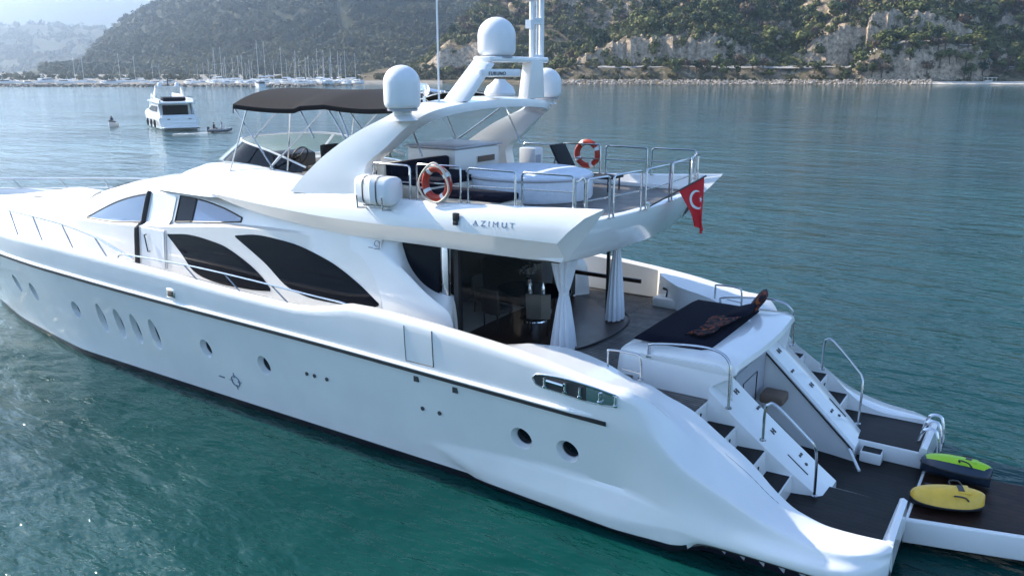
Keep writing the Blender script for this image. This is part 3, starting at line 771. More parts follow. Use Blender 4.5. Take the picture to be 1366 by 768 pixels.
# --- deckhouse
HX = [-33.5, -31, -28, -26, -23.9, -22.95, -21.5, -20, -18, -16, -14, -12, -10.7]
HR_ = {
 'b': ([.15, 1.3, 2.15, 2.5, 2.72, 2.85, 2.93, 3.0, 3.02, 3.02, 3.02, 3.02, 3.02], [3.35, 3.25, 3.1, 3.08, 3.0, 2.98, 2.95, 2.9, 2.85, 2.8, 2.7, 2.6, 2.5]),
 'l': ([.12, 1.2, 2.0, 2.4, 2.62, 2.74, 2.82, 2.88, 2.9, 2.9, 2.88, 2.88, 2.88], [3.55, 3.65, 3.8, 3.92, 4.0, 4.07, 4.13, 4.22, 4.38, 4.58, 4.68, 4.72, 4.75]),
 'k': ([.1, 1.12, 1.9, 2.28, 2.5, 2.6, 2.66, 2.68, 2.66, 2.64, 2.78, 2.86, 2.86], [3.58, 3.72, 3.9, 4.03, 4.08, 4.13, 4.19, 4.27, 4.43, 4.63, 4.73, 4.77, 4.8]),
 'r': ([.08, 1.0, 1.7, 2.05, 2.25, 2.38, 2.42, 2.4, 2.38, 2.4, 2.62, 2.82, 2.84], [3.6, 3.8, 4.02, 4.16, 4.3, 4.52, 4.86, 5.10, 5.16, 5.16, 5.16, 5.16, 5.16]),
 'q': ([.06, .8, 1.4, 1.75, 1.95, 2.05, 2.08, 2.08, 2.08, 2.08, 2.08, 2.08, 2.08], [3.62, 3.86, 4.1, 4.27, 4.46, 4.80, 5.12, 5.32, 5.38, 5.38, 5.38, 5.38, 5.38]),
 'm': ([.03, .4, .7, .9, 1.0, 1.05, 1.05, 1.05, 1.05, 1.05, 1.05, 1.05, 1.05], [3.64, 3.9, 4.17, 4.36, 4.6, 4.98, 5.26, 5.42, 5.48, 5.48, 5.48, 5.48, 5.48]),
 'c': ([0] * 13, [3.65, 3.92, 4.2, 4.4, 4.66, 5.05, 5.31, 5.46, 5.5, 5.5, 5.5, 5.5, 5.5])}
HF_ = {k: (pchip(HX, v[0]), pchip(HX, v[1])) for k, v in HR_.items()}
KEYS = 'blkrqmc'
def hsec(x): return [(float(HF_[k][0](x)), float(HF_[k][1](x))) for k in KEYS]
def house_y(x, z):
    s = hsec(x)
    for (y0, z0), (y1, z1) in zip(s, s[1:]):
        if z0 <= z <= z1 and z1 > z0: return y0 + (y1 - y0) * (z - z0) / (z1 - z0)
    return s[0][0]
mb = MB(); rows = []
for x in np.concatenate([np.linspace(-33.5, -10.7, 70)]):
    s = hsec(x); rows.append([(x, -y, z) for y, z in s] + [(x, y, z) for y, z in reversed(s[:-1])])
mb.grid(rows); mb.add(rows[-1], [tuple(range(len(rows[-1])))])
mb.build('deckhouse', GELC, Y, angle=30)
def patch(name, zt, zb, x0, x1, off, mtl, sides=(-1, 1), nx=30, nz=10, parent=None, rim=True):
    """bonded glass: follows the deckhouse side between two curves"""
    for s in sides:
        rows = []
        for i in range(nx + 1):
            x = x0 + (x1 - x0) * i / nx; a = float(zb(x)); b = max(float(zt(x)), a + .002)
            rows.append([(x, s * (house_y(x, a + (b - a) * j / nz) + off), a + (b - a) * j / nz) for j in range(nz + 1)])
        f = MB().grid(rows).build(name, mtl, parent or Y, angle=60)
        if rim:
            loop = [r[0] for r in rows] + rows[-1][1:-1] + [r[-1] for r in reversed(rows)] + rows[0][-2:0:-1]
            MB().tube(loop, .022, 6, closed=True).build('frame', RUBB, f)
# saloon windows (teardrops)
patch('saloon_window', pchip([-18.35, -17.4, -16.2, -15.2, -14.6, -14.3], [4.16, 4.24, 4.14, 3.82, 3.5, 3.24]), pchip([-18.35, -17.75, -17.3, -16.8, -16, -15, -14.3], [4.12, 3.68, 3.30, 3.16, 3.09, 3.11, 3.17]), -18.35, -14.3, .008, GLASS, rim=False)
patch('saloon_window', pchip([-15.55, -14.7, -13.6, -12.3, -11.3, -10.85, -10.75], [4.42, 4.52, 4.46, 4.18, 3.74, 3.46, 3.40]), pchip([-15.55, -14.5, -13.6, -12.7, -11.5, -10.95, -10.75], [4.38, 3.86, 3.34, 3.20, 3.22, 3.27, 3.36]), -15.55, -10.76, .008, GLASS, rim=False)
# pilothouse glass: forward pane, door pane gap, aft panes
pt = pchip([-22.7, -21.9, -21.1, -20.2, -19.4, -18.6, -17.6, -16.6, -15.6], [4.17, 4.5, 4.78, 5.0, 5.11, 5.13, 5.10, 4.99, 4.80])
pb = pchip([-22.7, -22.2, -21.4, -20, -18.6, -17.5, -16.5, -15.6], [4.15, 4.16, 4.18, 4.29, 4.42, 4.53, 4.62, 4.72])
patch('pilothouse_window', pt, pb, -22.7, -19.85, .012, GLASSB)
patch('pilothouse_window', pt, pb, -18.35, -17.65, .012, GLASS)
patch('pilothouse_window', pt, pb, -17.62, -15.65, .012, GLASSB)
# side door with dark seal, handle
for s in (-1, 1):
    def hp(x, z, o): return (x, s * (house_y(x, z) + o), z)
    rows = [[hp(x, z, .02) for z in np.linspace(3.2, 5.1, 14)] for x in np.linspace(-19.55, -18.5, 6)]
    d = MB().grid(rows).build('side_door', GEL, Y)
    MB().tube([hp(-19.75 - .1 * k, z, .03) for k, z in zip(np.linspace(0, 1, 14)[::-1] * -0.0, np.linspace(3.0, 5.14, 14))], .075, 8).build('door_seal', RUBB, d)
    MB().tube([hp(-19.3, 4.05, .03), hp(-19.3, 4.05, .09), hp(-19.15, 3.6, .09), hp(-19.15, 3.6, .03)], .02, 6).build('handle', GREYD, d)
    MB().tube([hp(-18.42, z, .015) for z in np.linspace(3.2, 4.4, 8)], .012, 5).build('door_seam', GREYP, d)
# front windscreen of the pilothouse
rows = []
for x in np.linspace(-23.85, -22.75, 9):
    s = hsec(x); r = []
    for k in np.linspace(-1, 1, 21):
        a = abs(k) * 2.1; i = min(int(a), 2); f = a - i
        seq = [s[6], s[5], s[4], s[3]]
        r.append((x, math.copysign(seq[i][0] * (1 - f) + seq[i + 1][0] * f, k), seq[i][1] * (1 - f) + seq[i + 1][1] * f + .02))
    rows.append(r)
MB().grid(rows).build('windscreen', GLASS, Y, angle=60)
# foredeck trunk hatch line and sun pad recess
MB().box((-28.2, 0, 4.13), (2.4, 2.0, .05)).build('deck_hatch', GELW, Y, bevel=.02)

# --- aft side wings of the deckhouse (sweep down from the overhang to the bulwark)
def side_wing(s):
    K = catmull([(-11.6, 0, 4.90), (-11.1, 0, 4.80), (-10.36, 0, 4.46), (-9.9, 0, 4.18), (-9.5, 0, 3.90), (-9.15, 0, 3.70), (-8.82, 0, 3.52), (-8.68, 0, 3.2), (-8.64, 0, 2.6)], 5)
    E_ = catmull([(-11.0, 0, 4.97), (-10.38, 0, 4.95), (-10.30, 0, 4.7), (-10.12, 0, 4.3), (-9.8, 0, 3.98), (-9.4, 0, 3.80), (-9.02, 0, 3.76), (-8.9, 0, 3.4), (-8.85, 0, 2.6)], 5)
    def yo(x, z): return 2.895 + .13 * sm((x + 11.6) / 1.6) - .03 * (z - 2.6) * sm((x + 11.6) / 1.5) 
    rows = []
    for k, e in zip(K, E_):
        rows.append([(k.x, yo(k.x, 2.55), 2.55), (k.x, yo(k.x, (k.z + 2.55) / 2), (k.z + 2.55) / 2), (k.x - .03, yo(k.x, k.z - .06), k.z - .06), (k.x, yo(k.x, k.z) - .03, k.z), (k.x * .5 + e.x * .5, 2.80, k.z * .5 + e.z * .5 - .02), (e.x, 2.66, e.z), (e.x, 2.5, e.z - .02), (e.x, 2.5, 2.55)])
    mb = MB(); mb.grid([[(p[0], s * p[1], p[2]) for p in r_] for r_ in rows], closev=True, capu=True); return mb.build('side_wing', GEL, Y, angle=50)
for s in (-1, 1): side_wing(s)
# dark saloon: bulkhead, ceiling lining, side glass and post
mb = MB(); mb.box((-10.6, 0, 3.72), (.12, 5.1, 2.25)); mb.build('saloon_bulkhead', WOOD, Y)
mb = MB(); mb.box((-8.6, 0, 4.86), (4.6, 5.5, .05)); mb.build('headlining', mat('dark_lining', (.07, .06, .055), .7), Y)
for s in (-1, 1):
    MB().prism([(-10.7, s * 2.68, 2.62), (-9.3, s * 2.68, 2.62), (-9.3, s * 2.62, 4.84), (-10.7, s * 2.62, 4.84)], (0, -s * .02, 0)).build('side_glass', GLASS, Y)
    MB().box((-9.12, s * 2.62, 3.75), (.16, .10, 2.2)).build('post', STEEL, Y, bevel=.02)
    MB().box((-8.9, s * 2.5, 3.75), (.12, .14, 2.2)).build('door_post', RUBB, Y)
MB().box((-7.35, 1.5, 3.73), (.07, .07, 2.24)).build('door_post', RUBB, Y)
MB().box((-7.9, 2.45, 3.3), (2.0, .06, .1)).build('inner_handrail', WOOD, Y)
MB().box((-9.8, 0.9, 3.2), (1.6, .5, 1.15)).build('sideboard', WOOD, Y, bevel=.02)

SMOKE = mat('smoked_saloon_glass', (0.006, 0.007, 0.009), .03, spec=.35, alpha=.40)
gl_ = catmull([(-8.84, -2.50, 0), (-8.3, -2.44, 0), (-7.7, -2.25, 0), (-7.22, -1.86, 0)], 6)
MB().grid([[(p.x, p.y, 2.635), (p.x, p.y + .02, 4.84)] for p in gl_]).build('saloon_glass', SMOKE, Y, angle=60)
# --- flybridge: slab, coamings, body, arch
def fly_slab():
    def outl(z, e, w):
        aft = [(-6.15 + e, -w), (-5.98 + e, -w * .75), (-5.85 + e, -w * .45), (-5.78 + e, 0), (-5.85 + e, w * .45), (-5.98 + e, w * .75), (-6.15 + e, w)]
        return [(x, y, z) for x, y in [(-14.5, -2.5)] + aft + [(-14.5, 2.5)]]
    rows = [outl(4.9, 0.02, 2.9), outl(4.93, .05, 2.97), outl(5.3, .22, 3.0), outl(5.58, .34, 3.0), outl(5.68, .34, 3.0), outl(5.70, .30, 2.97), outl(5.70, .20, 2.9), outl(5.62, .16, 2.88)]
    mb = MB(); mb.grid(rows, closev=True); mb.add(rows[0], [tuple(reversed(range(len(rows[0]))))])
    o = mb.build('flybridge_overhang', GEL, Y, angle=35)
    top = outl(5.615, .17, 2.89); mb = MB(); mb.prism(top, (0, 0, -.03)); mb.build('flybridge_deck', TEAK, Y)
fly_slab()
def coaming(s):
    N = 44; rows = []
    fz = {'B': pchip([-16.5, -15, -13.2, -11.3, -10, -7, -6.05], [5.38, 5.12, 4.94, 4.84, 4.86, 4.88, 4.93]), 'C': pchip([-16.5, -14, -11.9, -10.4, -8.5, -6.1], [5.42, 5.32, 5.27, 5.27, 5.32, 5.34]),
          'T': pchip([-16.5, -15.8, -13.7, -12.1, -11.4, -9.1, -7, -5.2], [5.44, 5.48, 5.66, 5.80, 5.81, 5.84, 5.93, 6.03])}
    fy = {'B': pchip([-16.5, -14, -6], [2.85, 2.9, 2.9]), 'C': pchip([-16.5, -14, -11, -6], [2.87, 3.1, 3.25, 3.25]), 'T': pchip([-16.5, -14, -10, -5.2], [2.83, 2.9, 3.06, 3.18])}
    for i in range(N + 1):
        u = i / N
        xB = -16.5 + u * (16.5 - 6.05); xT = -16.5 + u * (16.5 - 5.2)
        B = (xB, float(fy['B'](xB)), float(fz['B'](xB))); C = (xB, float(fy['C'](xB)), float(fz['C'](xB))); T = (xT, float(fy['T'](xT)), float(fz['T'](xT)))
        k = min(1, u * 3)
        mid = (xB * .72 + xT * .28, C[1] * .72 + T[1] * .28 + .035 * k, C[2] + (T[2] - C[2]) * .35); mid2 = (xB * .35 + xT * .65, C[1] * .3 + T[1] * .7 + .03 * k, C[2] + (T[2] - C[2]) * .75)
        CB = (xB, B[1] + (C[1] - B[1]) * .8, B[2] + (C[2] - B[2]) * .80)
        row = [(xB, B[1] - .06, B[2] + .02), B, CB, C, mid, mid2, (xT, T[1] - .02, T[2] - .015), (xT, T[1] - .09 * k, T[2]), (xT, T[1] - .16 * k, T[2] - .03 * k), (xB * .4 + xT * .6, B[1] - .02, min(5.6, T[2] - .05))]
        rows.append([(p[0], s * p[1], p[2]) for p in row])
    mb = MB(); mb.grid(rows); mb.add(rows[-1], [tuple(range(len(rows[-1])))])
    return mb.build('coaming', GEL, Y, angle=28)
coam_port = coaming(-1); coaming(1)
# body under the helm: sloping cheeks, nose and dash
zc = pchip([-20.2, -18.6, -17.4, -16.2, -14.4, -12.8], [5.40, 5.80, 6.02, 6.05, 5.95, 5.72])
yc = pchip([-20.2, -18.6, -17.4, -16.2, -12.8], [1.2, 1.62, 1.86, 1.9, 1.95])
for s in (-1, 1):
    rows = []
    for x in np.linspace(-19.6, -12.4, 26):
        z = float(zc(x)); y = float(yc(x)); To = float(pchip([-20, -16.5, -13.7, -12.1], [5.3, 5.42, 5.62, 5.76])(x)); yo = 2.3 + .55 * min(1, (x + 19.6) / 3)
        rows.append([(x, s * p, q) for p, q in [(yo, To - .12), (yo - .05, To), (y * .5 + yo * .5, To * .45 + z * .55 - .02), (y + .12, z - .03), (y + .04, z + .01), (y - .04, z), (y - .08, 5.5)]])
    MB().grid(rows, capu=True).build('flybridge_cheek', GEL, Y, angle=45)
rows = []
for x in np.linspace(-20.2, -15.7, 16):
    z = float(zc(x)); y = float(yc(x)); rows.append([(x, y * k, (5.3 if abs(k) == 1.0 else z + .05 * (1 - k * k))) for k in (-1, -.97, -.5, 0, .5, .97, 1)])
mb = MB(); mb.grid(rows); mb.add(rows[-1], [tuple(range(7))]); mb.build('helm_cowling', GEL, Y, angle=45)
mb = MB(); mb.prism([(-16.3, -1.45, 6.02), (-15.65, -1.45, 5.75), (-15.65, -1.45, 6.25), (-16.0, -1.45, 6.36)], (0, 1.5, 0)); mb.build('helm_console', GREYD, Y, bevel=.03)
mb = MB(); ang = Matrix.Rotation(R_(-62), 3, 'Y')
mb.tube([Vector((-15.42, -.75, 6.22)) + ang @ Vector((.27 * math.cos(t), .27 * math.sin(t), 0)) for t in np.linspace(0, 2 * math.pi, 28)[:-1]], .02, 6, closed=True)
for k in range(3): mb.tube([Vector((-15.42, -.75, 6.22)), Vector((-15.42, -.75, 6.22)) + ang @ Vector((.27 * math.cos(k * 2.09 + .5), .27 * math.sin(k * 2.09 + .5), 0))], .014, 5)
mb.tube([(-15.42, -.75, 6.22), (-15.75, -.75, 6.08)], .04, 8); mb.build('steering_wheel', RUBB, Y)
for yy in (-.75, .15):
    mb = MB(); mb.box((-14.55, yy, 5.95), (.6, .6, .16)); mb.box((-14.28, yy, 6.28), (.14, .6, .62)); mb.box((-14.55, yy, 5.75), (.2, .2, .3)); mb.build('helm_seat', CREAM if yy > 0 else BLACKF, Y, bevel=.05)
# wrap-round flybridge windscreen with white frame
wb = [(-14.1, -1.92, 5.97), (-15.5, -1.93, 6.06), (-17.0, -1.86, 6.10), (-17.9, -1.45, 6.05), (-18.35, -.7, 6.05), (-18.45, 0, 6.05)]; wt = [(-14.0, -1.88, 6.12), (-15.2, -1.80, 6.40), (-16.35, -1.70, 6.60), (-17.0, -1.3, 6.66), (-17.3, -.6, 6.68), (-17.35, 0, 6.68)]
wb = wb + mir(wb[-2::-1]); wt = wt + mir(wt[-2::-1])
cb = catmull(wb, 5); ct = catmull(wt, 5)
n1 = 10
def wpane(i0, i1, m_):
    return MB().grid([[cb[i], cb[i].lerp(ct[i], .5), ct[i]] for i in range(i0, i1 + 1)]).build('flybridge_windscreen', m_, Y, angle=60)
L_ = len(cb) - 1
wpane(0, 11, GLASS); wpane(11, L_ - 11, SCREEN); wpane(L_ - 11, L_, SCREEN)
mb = MB(); mb.tube(ct, .028, 6); mb.tube([cb[11], ct[11]], .035, 6); mb.tube([cb[L_ - 11], ct[L_ - 11]], .035, 6); mb.tube([cb[4], ct[4]], .03, 6); mb.tube([cb[L_ - 4], ct[L_ - 4]], .03, 6); mb.build('windscreen_frame', WHITEP, Y)

# radar arch
st = [((-13.4, -3.0, 5.7), (-10.95, -3.0, 5.7), (0, .42, 0)), ((-12.85, -2.98, 6.16), (-11.02, -2.97, 6.1), (0, .42, 0)), ((-12.2, -2.93, 6.64), (-11.0, -2.92, 6.45), (0, .40, -.02)), ((-11.35, -2.85, 7.13), (-10.5, -2.85, 6.83), (0, .38, -.04)),
      ((-10.65, -2.74, 7.45), (-9.98, -2.74, 7.28), (0, .34, -.10)), ((-10.3, -2.5, 7.66), (-9.6, -2.5, 7.56), (0, .2, -.18)), ((-10.2, -1.9, 7.77), (-9.4, -1.9, 7.70), (0, .02, -.2)), ((-10.15, -.9, 7.83), (-9.35, -.9, 7.77), (0, 0, -.2)), ((-10.15, 0, 7.85), (-9.35, 0, 7.79), (0, 0, -.2))]
st = st + [((a[0], -a[1], a[2]), (b[0], -b[1], b[2]), (c[0], -c[1], c[2])) for a, b, c in st[-2::-1]]
Fp = catmull([a for a, b, c in st], 5); Rp = catmull([b for a, b, c in st], 5); Op = catmull([c for a, b, c in st], 5)
rows = []
for f, r, o in zip(Fp, Rp, Op):
    c = []
    ctr = (f + r) * .5 + o * .5
    base = [f, f.lerp(r, .3), f.lerp(r, .7), r, r + o * .5, r + o, (r + o).lerp(f + o, .3), (r + o).lerp(f + o, .7), f + o, f + o * .5]
    dirn = (r - f).normalized() * .02
    base[0] = base[0] + dirn + o * .06; base[3] = base[3] - dirn + o * .06; base[5] = base[5] - dirn - o * .06; base[8] = base[8] + dirn - o * .06
    rows.append(base)
MB().grid(rows, closev=True, capu=True).build('radar_arch', GEL, Y, angle=30)
def dome(x, y, z, r, h, name='satellite_dome'):
    prof = [(r * .78, 0), (r * .9, .03), (r * .97, .08), (r, .14), (r * 1.0, h - r * .95)] + [(r * math.cos(t), h - r * .95 + r * .95 * math.sin(t)) for t in np.linspace(.12, 1.56, 10)]
    d = MB().lathe(prof, (x, y, z), 32).build(name, WHITEP, Y, angle=60)
    MB().lathe([(r * .8, -.03), (r * .84, .0), (r * .84, .012), (r * .3, .012)], (x, y, z - .015), 28).build('base_ring', GREYP, d)
    return d
d = dome(-9.9, -2.95, 7.66, .375, .86); MB().lathe([(.34, 0), (.2, .12), (.2, .26)], (-10.0, -2.85, 7.42), 20).build('pedestal', GEL, d)
d = dome(-9.9, 2.72, 7.74, .40, .74); MB().lathe([(.3, 0), (.2, .08), (.2, .16)], (-9.9, 2.7, 7.58), 20).build('pedestal', GEL, d)
d = dome(-9.8, .32, 8.74, .44, .86)
# goal-post frame carrying the top dome
mb = MB()
mb.prism([(-10.0, -1.55, 7.75), (-9.45, -1.5, 7.75), (-9.45, -.52, 8.55), (-9.85, -.55, 8.66)][::1], (0, .3, 0.02)); mb.build('mast_leg', GEL, Y, bevel=.04)
mb = MB(); mb.prism([(-9.75, 1.15, 7.75), (-9.75, 1.95, 7.75), (-9.75, 1.88, 8.64), (-9.75, 1.35, 8.64)], (.28, 0, 0)); mb.build('mast_leg', GELW, Y, bevel=.03)
mb = MB(); mb.box((-9.75, .92, 8.66), (.5, 2.55, .13)); mb.build('mast_platform', GEL, Y, bevel=.04)
mb = MB()
for yy in (1.78, 2.22): mb.tube([(-9.75, yy, 8.6), (-9.75, yy, 10.6)], .07, 8)
for zz in (8.75, 9.55, 9.62, 10.2, 10.28, 10.55): mb.box((-9.75, 2.0, zz), (.1, .5, .08))
mb.tube([(-9.75, 2.0, 8.7), (-9.75, 2.0, 10.2)], .03, 6)
for yy, zz in ((1.68, 9.5), (1.68, 10.15)): mb.box((-9.75, yy, zz), (.16, .16, .2))
mb.lathe([(.1, 0), (.1, .14), (.07, .2)], (-9.75, 1.8, 10.62), 12); mb.build('signal_mast', WHITEP, Y)
# radar scanner
scan = MB().lathe([(.34, 0), (.36, .06), (.3, .2), (.16, .3), (.12, .36)], (-9.5, .0, 7.86), 20).build('radar_scanner', WHITEP, Y)
mb = MB(); M_ = Matrix.Rotation(R_(12), 3, 'X') ; mb.box((-9.5, 0, 8.36), (.14, 1.6, .17)); mb.build('scanner_bar', WHITEP, scan, bevel=.03)
# horns, searchlight and aerials
mb = MB()
for k in (0, .16):
    mb.tube([(-10.2, -1.15 - k, 7.95), (-10.5, -1.2 - k, 7.97), (-10.75, -1.25 - k, 7.98)], .05, 8, rfun=lambda t: .6 + 1.3 * t * t)
mb.build('horn', CHROME, Y)
mb = MB(); mb.lathe([(.02, -.12), (.13, -.1), (.14, .08), (.1, .12)], (-10.35, -1.75, 8.0), 14, M=Matrix.Rotation(R_(-90), 3, 'Y')); mb.tube([(-10.3, -1.75, 7.75), (-10.3, -1.75, 7.95)], .04, 6); mb.build('searchlight', CHROME, Y)
MB().tube([(-10.0, -1.62, 7.75), (-10.0, -1.62, 8.0), (-10.0, -1.62, 11.6)], .022, 6).build('whip_aerial', WHITEP, Y)
MB().tube([(-14.6, 1.9, 6.0), (-14.6, 1.9, 6.5), (-14.62, 1.9, 8.0)], .012, 5).build('whip_aerial', GREYD, Y)

# bimini: canvas over three bows
bows = [-16.4, -13.15, -10.7]
def bz(x, k):
    i = 0 if x < bows[1] else 1
    t = (x - bows[i]) / (bows[i + 1] - bows[i]); sag = math.sin(math.pi * t)
    top = 7.96 - .03 * sag
    edge = 7.58 - .07 * sag + (.06 if x > -14 else 0)
    kk = abs(k)
    return edge + (top - edge) * (1 - kk ** 2.6)
rows = []
for x in np.linspace(bows[0], bows[2], 29):
    r = []
    for k in np.linspace(-1, 1, 25): r.append((x, k * 1.98, bz(x, k)))
    r = [(x, r[0][1] * 1.005, r[0][2] - .11)] + r + [(x, r[-1][1] * 1.005, r[-1][2] - .11)]
    rows.append(r)
front = [(bows[0] - .02, p[1], p[2] - .12) for p in rows[0]]
bim = MB().grid([front] + rows).build('bimini_canopy', CANOPY, Y, angle=50)
md = bim.modifiers.new('thick', 'SOLIDIFY'); md.thickness = .02
mb = MB()
for xb in bows:
    mb.tube([(xb, k * 1.95, bz(min(max(xb, bows[0]), bows[2] - 1e-3), k) - .03) for k in np.linspace(-1, 1, 17)], .022, 6)
for s in (-1, 1):
    ft = (-15.0, s * 2.0, 6.0); fm = (-16.5, s * 2.25, 5.55)
    for a, b in [((bows[0], s * 1.95, 7.5), ft), ((bows[1], s * 1.95, 7.55), (-15.15, s * 2.0, 6.02)), ((-15.9, s * 1.95, 7.5), (-16.55, s * 2.2, 5.7)), ((-14.8, s * 1.95, 7.45), (-15.72, s * 1.98, 6.72)), ((-14.0, s * 1.95, 7.5), (-13.55, s * 1.97, 6.85)),
                 ((bows[1] + .1, s * 1.95, 7.55), (-11.9, s * 2.0, 6.1)), ((bows[2], s * 1.95, 7.55), (-12.6, s * 2.0, 6.4)), ((-12.7, s * 1.95, 7.5), (-12.2, s * 1.97, 6.5)), ((bows[2] + .05, s * 1.95, 7.5), (-10.2, s * 2.0, 6.6)), ((-14.4, s * 1.9, 7.4), (-14.6, s * 1.92, 6.0))]:
        mb.tube([a, b], .022, 6)
mb.build('bimini_frame', STEEL, bim)

# --- flybridge furniture
tub = MB().lathe([(1.42, 0), (1.45, .05), (1.44, .5), (1.42, .56), (1.2, .62), (.6, .66), (.02, .68)], (-8.75, .05, 5.62), 40, sx=1.05, sy=.95).build('hot_tub', COVER, Y, angle=50)
MB().lathe([(1.455, .0), (1.47, .03), (1.455, .06)], (-8.75, .05, 6.08), 40, sx=1.05, sy=.95).build('cover_cord', GREYP, tub)
mb = MB(); mb.box((-10.2, -1.5, 5.82), (1.5, 2.2, .42)); mb.box((-10.9, -1.5, 6.1), (.25, 2.2, .7)); sofa = mb.build('flybridge_sofa', CREAM, Y, bevel=.06)
mb = MB(); mb.box((-10.15, -1.5, 6.09), (1.3, 2.1, .14)); mb.box((-10.72, -1.5, 6.3), (.18, 2.1, .34)); mb.build('seat_cushion', NAVY, sofa, bevel=.05)
mb = MB(); mb.box((-8.75, -2.3, 5.74), (2.2, .75, .24)); s2 = mb.build('flybridge_bench', CREAM, Y, bevel=.05)
MB().box((-8.75, -2.3, 5.93), (2.1, .7, .14)).build('seat_cushion', NAVY, s2, bevel=.04)
mb = MB(); mb.box((-11.3, .6, 6.1), (1.5, 1.9, 1.0)); bar = mb.build('bar_console', GELW, Y, bevel=.08)
MB().box((-11.3, .6, 6.63), (1.6, 2.0, .05)).build('bar_top', GREYP, bar, bevel=.015)
MB().box((-10.52, .9, 6.3), (.02, .7, .14)).build('bar_recess', BROWNS, bar)
mb = MB(); mb.box((-10.3, 2.65, 6.05), (.5, .4, .8)); cb_ = mb.build('deck_locker', WHITEP, Y, bevel=.03)
MB().box((-10.05, 2.6, 6.02), (.02, .24, .5)).build('locker_door', GREYP, cb_)

# --- flybridge rails: port and starboard hoops, then across the stern
def hoop(p0, p1, h0, h1, mid=True, r=.021, y3=None):
    p0 = Vector(p0); p1 = Vector(p1); up = Vector((0, 0, 1)); d = (p1 - p0).normalized() * .06
    a = p0 + up * h0; b = p1 + up * h1
    mb = MB(); mb.tube([p0, a - up * .06, a - up * .02 + d * .3, a + d, b - d, b - up * .02 - d * .3, b - up * .06, p1], r, 7)
    if mid: mb.tube([p0 + up * h0 * .5, p1 + up * h1 * .5], r * .7, 6)
    for q in (p0, p1): mb.lathe([(.045, 0), (.045, .015), (.022, .02)], q - up * .005, 10)
    return mb.build('guard_rail', STEEL, Y)
for s in (-1, 1):
    for xa, xb, za, zb, ha, hb in [(-10.75, -9.72, 5.80, 5.82, .72, .70), (-9.55, -8.42, 5.82, 5.86, .74, .72), (-8.25, -7.12, 5.86, 5.92, .70, .64), (-6.98, -5.86, 5.92, 5.97, .64, .60)]:
        hoop((xa, s * 2.98, za), (xb, s * 3.0, zb), ha, hb)
pts = [(-5.72, -2.75), (-5.58, -2.1), (-5.55, -1.98), (-5.45, -.95), (-5.44, -.75), (-5.44, .45), (-5.46, .65), (-5.56, 1.9), (-5.58, 2.05), (-5.72, 2.85)]
for i in range(0, 10, 2):
    a, b = pts[i], pts[i + 1]; hoop((a[0], a[1], 5.69), (b[0], b[1], 5.69), .80, .80)
for s in (-1, 1): hoop((-5.85, s * 2.95, 5.9), (-5.72, s * 2.82, 5.69), .6, .8, mid=False)

# --- deck rails
def pipe(name, pts, r=.022, n=5): return MB().tube(catmull(pts, n), r, 8).build(name, STEEL, Y)
for s in (-1, 1):
    tp_ = [(x, s * (float(ydk(x)) - .16 - .03), float(ztp(x)) + h) for x, h in [(-35.6, .36), (-33.5, .42), (-31, .58), (-28, .74), (-25.5, .72), (-23.5, .68), (-22.0, .62), (-20.5, .48), (-19.3, .22), (-18.7, .1)]]
    rb = MB(); rb.tube(catmull(tp_, 6), .034, 8)
    rb.tube(catmull([(p[0], p[1], p[2] - .38) for p in tp_[:6]], 4), .014, 6) if s > 0 else None
    for xt, xb, h in [(-34.6, -34.3, .39), (-32.6, -32.3, .48), (-30.6, -30.3, .60), (-28.6, -28.3, .71), (-26.9, -26.5, .74), (-25.35, -24.85, .72), (-23.75, -23.25, .68), (-22.1, -21.55, .62), (-20.45, -19.85, .46)]:
        yt_ = s * (float(ydk(xt)) - .19); rb.tube([(xt, yt_, float(ztp(xt)) + h), (xb, s * (float(ydk(xb)) - .14), float(ztp(xb)) - .01)], .02, 6)
    rb.build('bow_rail', STEEL, Y)
    rb = MB(); mp_ = [(-19.35, .04), (-19.15, .16), (-18.2, .22), (-16.4, .30), (-15.0, .34), (-13.2, .33), (-11.9, .22), (-11.15, .06), (-10.85, -.04)]
    rb.tube(catmull([(x, s * (float(ydk(x)) - .16), float(ztp(x)) + h) for x, h in mp_], 5), .022, 8)
    for xt, xb in [(-16.5, -16.0), (-14.95, -14.4), (-13.3, -12.75)]:
        hh = float(np.interp(xt, [q[0] for q in mp_], [q[1] for q in mp_])); rb.tube([(xt, s * (float(ydk(xt)) - .16), float(ztp(xt)) + hh), (xb, s * (float(ydk(xb)) - .15), float(ztp(xb)) - .01)], .018, 6)
    rb.build('side_rail', STEEL, Y)

